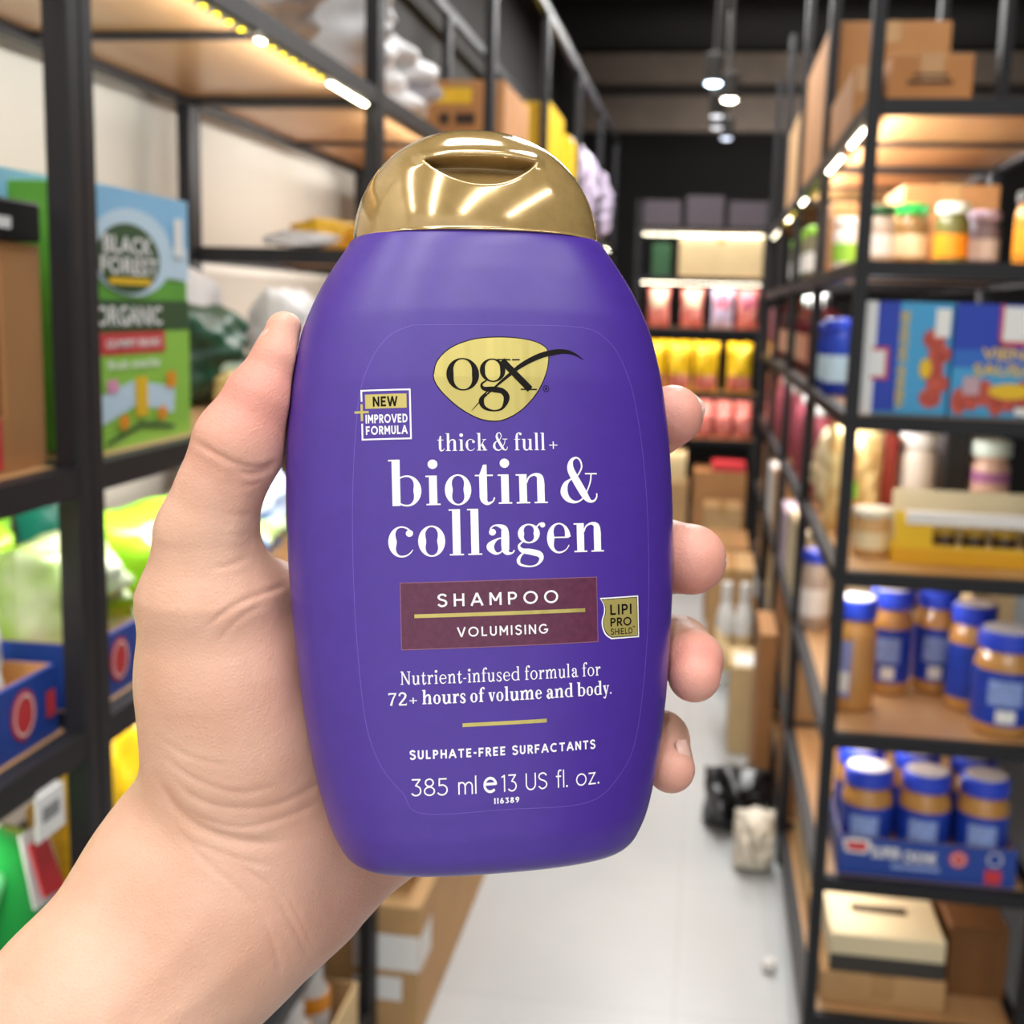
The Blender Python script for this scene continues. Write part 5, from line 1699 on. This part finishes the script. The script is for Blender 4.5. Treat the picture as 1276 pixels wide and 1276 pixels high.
# peanut butter shelf
blue_lab = mat('blue_jar_label', '#1d3fae', rough=0.4, vary=0.25, vscale=40)
jar('peanut butter jar with its pale side showing, by the front post', .318, 2.47, S[4], .044, .225, mat('lilac_label', '#8d93c8', .4), partial=True)
jar('blue-labelled jar second from the post on the peanut butter shelf', .405, 2.60, S[4], .046, .22, blue_lab)
jar('blue-labelled jar third from the post on the peanut butter shelf', .505, 2.63, S[4], .046, .22, blue_lab)
jar('blue-labelled jar half hidden behind the front one', .555, 2.52, S[4], .046, .215, blue_lab, rz=.6)
jar('largest blue-labelled jar at the right edge of the shelf', .590, 2.385, S[4], .058, .20, blue_lab)
carton('pale carton behind the jars at the right edge', .575, .66, 2.64, 2.95, S[4], .905, kraft_l, tape=False)

# tray of peanut butter


def chunk_tray(r, w, d):
    O = (-w, -d, 0)
    dc = lambda nm, m, sh, lift=.001: decal(nm, r, m, O, (1, 0, 0), (0, 0, 1), sh, lift)
    dc('badge_print', white, poly2d([(.006, .07), (.014, .046), (.05, .044), (.062, .058), (.058, .072), (.03, .075)]))
    dc('badge_red', red, poly2d([(.012, .067), (.018, .051), (.047, .049), (.055, .059), (.05, .068)]), .002)
    dc('tray_lettering', white, join2d([words('SUPER', .055, .022, .062, .040, .03), words('CHUNK', .062, .022, .122, .036, .03)]), .002)
    dc('small_lettering', pale_print, rect2d(.10, .19, .020, .029), .002)
    dc('round_logo', red, disc2d(.222, .05, .0165), .002)
    dc('round_logo_ring', white, arc2d(.222, .05, .012, .012, [(0, .002), (360, .002)], 20), .003)
    dc('corner_print', red, rect2d(.272, .302, .006, .034), .002)
    dc('corner_ring', white, arc2d(.288, .056, .014, .014, [(0, .002), (360, .002)], 20), .002)


open_tray('blue tray of peanut butter jars low on the right rack', .297, .625, 2.315, 2.555, S[5], .076, navy, kraft, back=chunk_tray)
for i, x in enumerate((.352, .461, .570)):
    for k_, y in enumerate((2.375, 2.488)):
        jar(('blue-lidded jar, %s in the %s row of the blue tray' % (('left', 'middle', 'right')[i], ('front', 'back')[k_])), x, y, S[5] + .0055, .0485, .195, blue_lab)

# bottom right: cartons
carton('brown carton on the bottom of the nearest right rack', .285, .525, 2.345, 2.70, S[6] , .165, kraft)
cb = carton('cream box with a dark band on the bottom brown carton', .300, .52, 2.35, 2.60, .1662, .245, cream, tape=False, cat='box', name='flat_box')
decal('dark_band', cb, mat('dark_grey_print', '#3b3732', .5), (-.11, -.125, 0), (1, 0, 0), (0, 0, 1), rect2d(0, .22, 0, .036))
decal('lid_line', cb, ink_d, (-.11, -.125, .0795), (1, 0, 0), (0, 1, 0), rect2d(.05, .16, .10, .13))
carton('brown carton behind the cream box', .285, .46, 2.74, 3.12, S[6], .30, kraft_l)
carton('dark brown carton at the bottom right corner', .54, .655, 2.42, 2.80, S[6], .25, mat('dark_brown_card', '#7a5026', .75, vary=.1), tape=False)
carton('brown carton deep in the bottom right', .48, .66, 2.84, 3.14, S[6], .29, kraft_d)

# ------------------------------------------------------------------ right racks farther on
for i, (y, x) in enumerate(((3.30, .30), (3.42, .31), (3.54, .30), (3.66, .31), (3.78, .30), (3.90, .31), (4.20, .30), (4.34, .31), (4.48, .30), (4.62, .31), (4.76, .30))):
    bottle_thing('pink bottle with a white and blue cap in the row along the right aisle', x, y, S[3], .036, .24, pink, (paper_w, skyl)[i % 2], None, group='pink bottles along the right aisle')
for i in range(12):
    bottle_thing('dark red bottle in the row along the right aisle', .30, 3.29 + .068 * i, S[2], .028, .23, mat('dark_red_bottle', '#6a1f28', .3), (black, paper_w, dkgreen)[i % 3], (red, cream)[i % 2], group='dark red bottles along the right aisle')
for i in range(9):
    bottle_thing('dark sauce bottle high along the right aisle', .30, 4.20 + .085 * i, S[2], .03, .23, mat('sauce_bottle', '#4a2626', .3), (red, dkgreen)[i % 2], (cream, red)[i % 2], group='dark sauce bottles along the right aisle')
for i in range(7):
    bottle_thing('green-capped jar high along the right aisle', .305, (3.82, 3.92, 4.02, 4.22, 4.34, 4.46, 4.58)[i], S[1], .034, .16, mat('mixed_jar', '#7c7a60', .35), lime, paper_w, neck=.9, shoulder=.85, group='green-capped jars along the right aisle', name='jar', cat='jar')
for i, (y0, y1, z, h, m, lab) in enumerate(((3.26, 3.66, 5, .20, kraft, 'brown carton low in the second right rack, near end'), (3.70, 4.06, 5, .24, kraft_d, 'brown carton low in the second right rack, far end'), (4.18, 4.60, 5, .22, kraft_l, 'pale carton low in the third right rack'),
                                            (3.26, 3.70, 4, .21, cream, 'cream carton in the second right rack, near end'), (3.74, 4.06, 4, .18, lilac, 'lilac carton in the second right rack, far end'), (4.18, 4.60, 4, .22, kraft, 'brown carton in the third right rack'), (4.64, 4.98, 4, .2, paper_w, 'white carton in the third right rack, far end'),
                                            (3.26, 3.60, 6, .22, kraft_d, 'brown carton at the bottom of the second right rack'), (4.2, 4.9, 6, .22, kraft, 'brown carton at the bottom of the third right rack'), (5.1, 5.5, 4, .22, kraft_d, 'brown carton in the fourth right rack, near end'), (5.1, 5.5, 3, .22, redbag, 'red carton in the fourth right rack'), (5.1, 5.5, 5, .22, kraft, 'brown carton low in the fourth right rack'), (5.1, 5.6, 2, .2, pink, 'pink carton high in the fourth right rack'))):
    carton(lab, .262, .52, y0, y1, S[z], S[z] + h, m, tape=i % 2 == 0)
bottle_thing('pale jar with a blue lid on the aisle corner of the lower right rack', .295, 3.10, S[4], .035, .20, mat('pale_jar', '#b8a99a', .3), lid_b, paper_w, neck=.9, shoulder=.85, name='jar', cat='jar')
bag('pale snack bag behind the jars in the nearest right rack', .31, 3.02, S[3], .14, .2, .08, cream, 333, rz=PI / 2)
# things on the floor on the right side of the aisle
carton('tall plank-like carton leaning by the second right rack', .195, .245, 3.60, 3.90, 0, .52, kraft_d, tape=False)
c = carton('kraft carton with an open flap on the right floor', .13, .238, 4.0, 4.25, 0, .30, kraft_l, tape=False, flaps=True)
decal('white_top', c, paper_w, (-.04, -.1, .30), (1, 0, 0), (0, 1, 0), rect2d(0, .09, 0, .14))
vs, fs = pillow(.2, .17, .17, 401, 20, .5)
ob = mesh_obj('rubbish_sack', vs, fs, blacksack, None, True, loc=(.15, 3.42, 0))
tag(ob, 'black plastic sack on the floor before the kraft carton', 'sack')
ob = mesh_obj('sack', *pillow(.11, .165, .12, 402, 20, .3), mat('white_sack', '#e6e0d0', .6, vary=.1, vscale=30), None, True, loc=(.185, 3.14, 0), rz=.2)
tag(ob, 'small white sack on the floor nearest on the right', 'sack')
for i, (x, y) in enumerate(((.12, 4.75), (.19, 4.75))):
    bottle_thing(('white bottle standing on the floor, left of two', 'white bottle standing on the floor, right of two')[i], x, y, 0, .035, .42, paper_w, paper_w, kraft_l, neck=.5)
carton('brown floor carton beyond the white bottles', .05, .24, 5.1, 5.5, 0, .40, kraft)
carton('brown floor carton farther along the right racks', .04, .24, 5.8, 6.3, 0, .36, kraft_d)
ob = MB().lathe([(.008, 0), (.016, .006), (.018, .016), (.012, .028), (.002, .032)], seg=16).build('crumpled_scrap', paper_w, None, True, loc=(.205, 2.62, 0))
tag(ob, 'small white paper scrap on the floor by the right rack', 'paper')
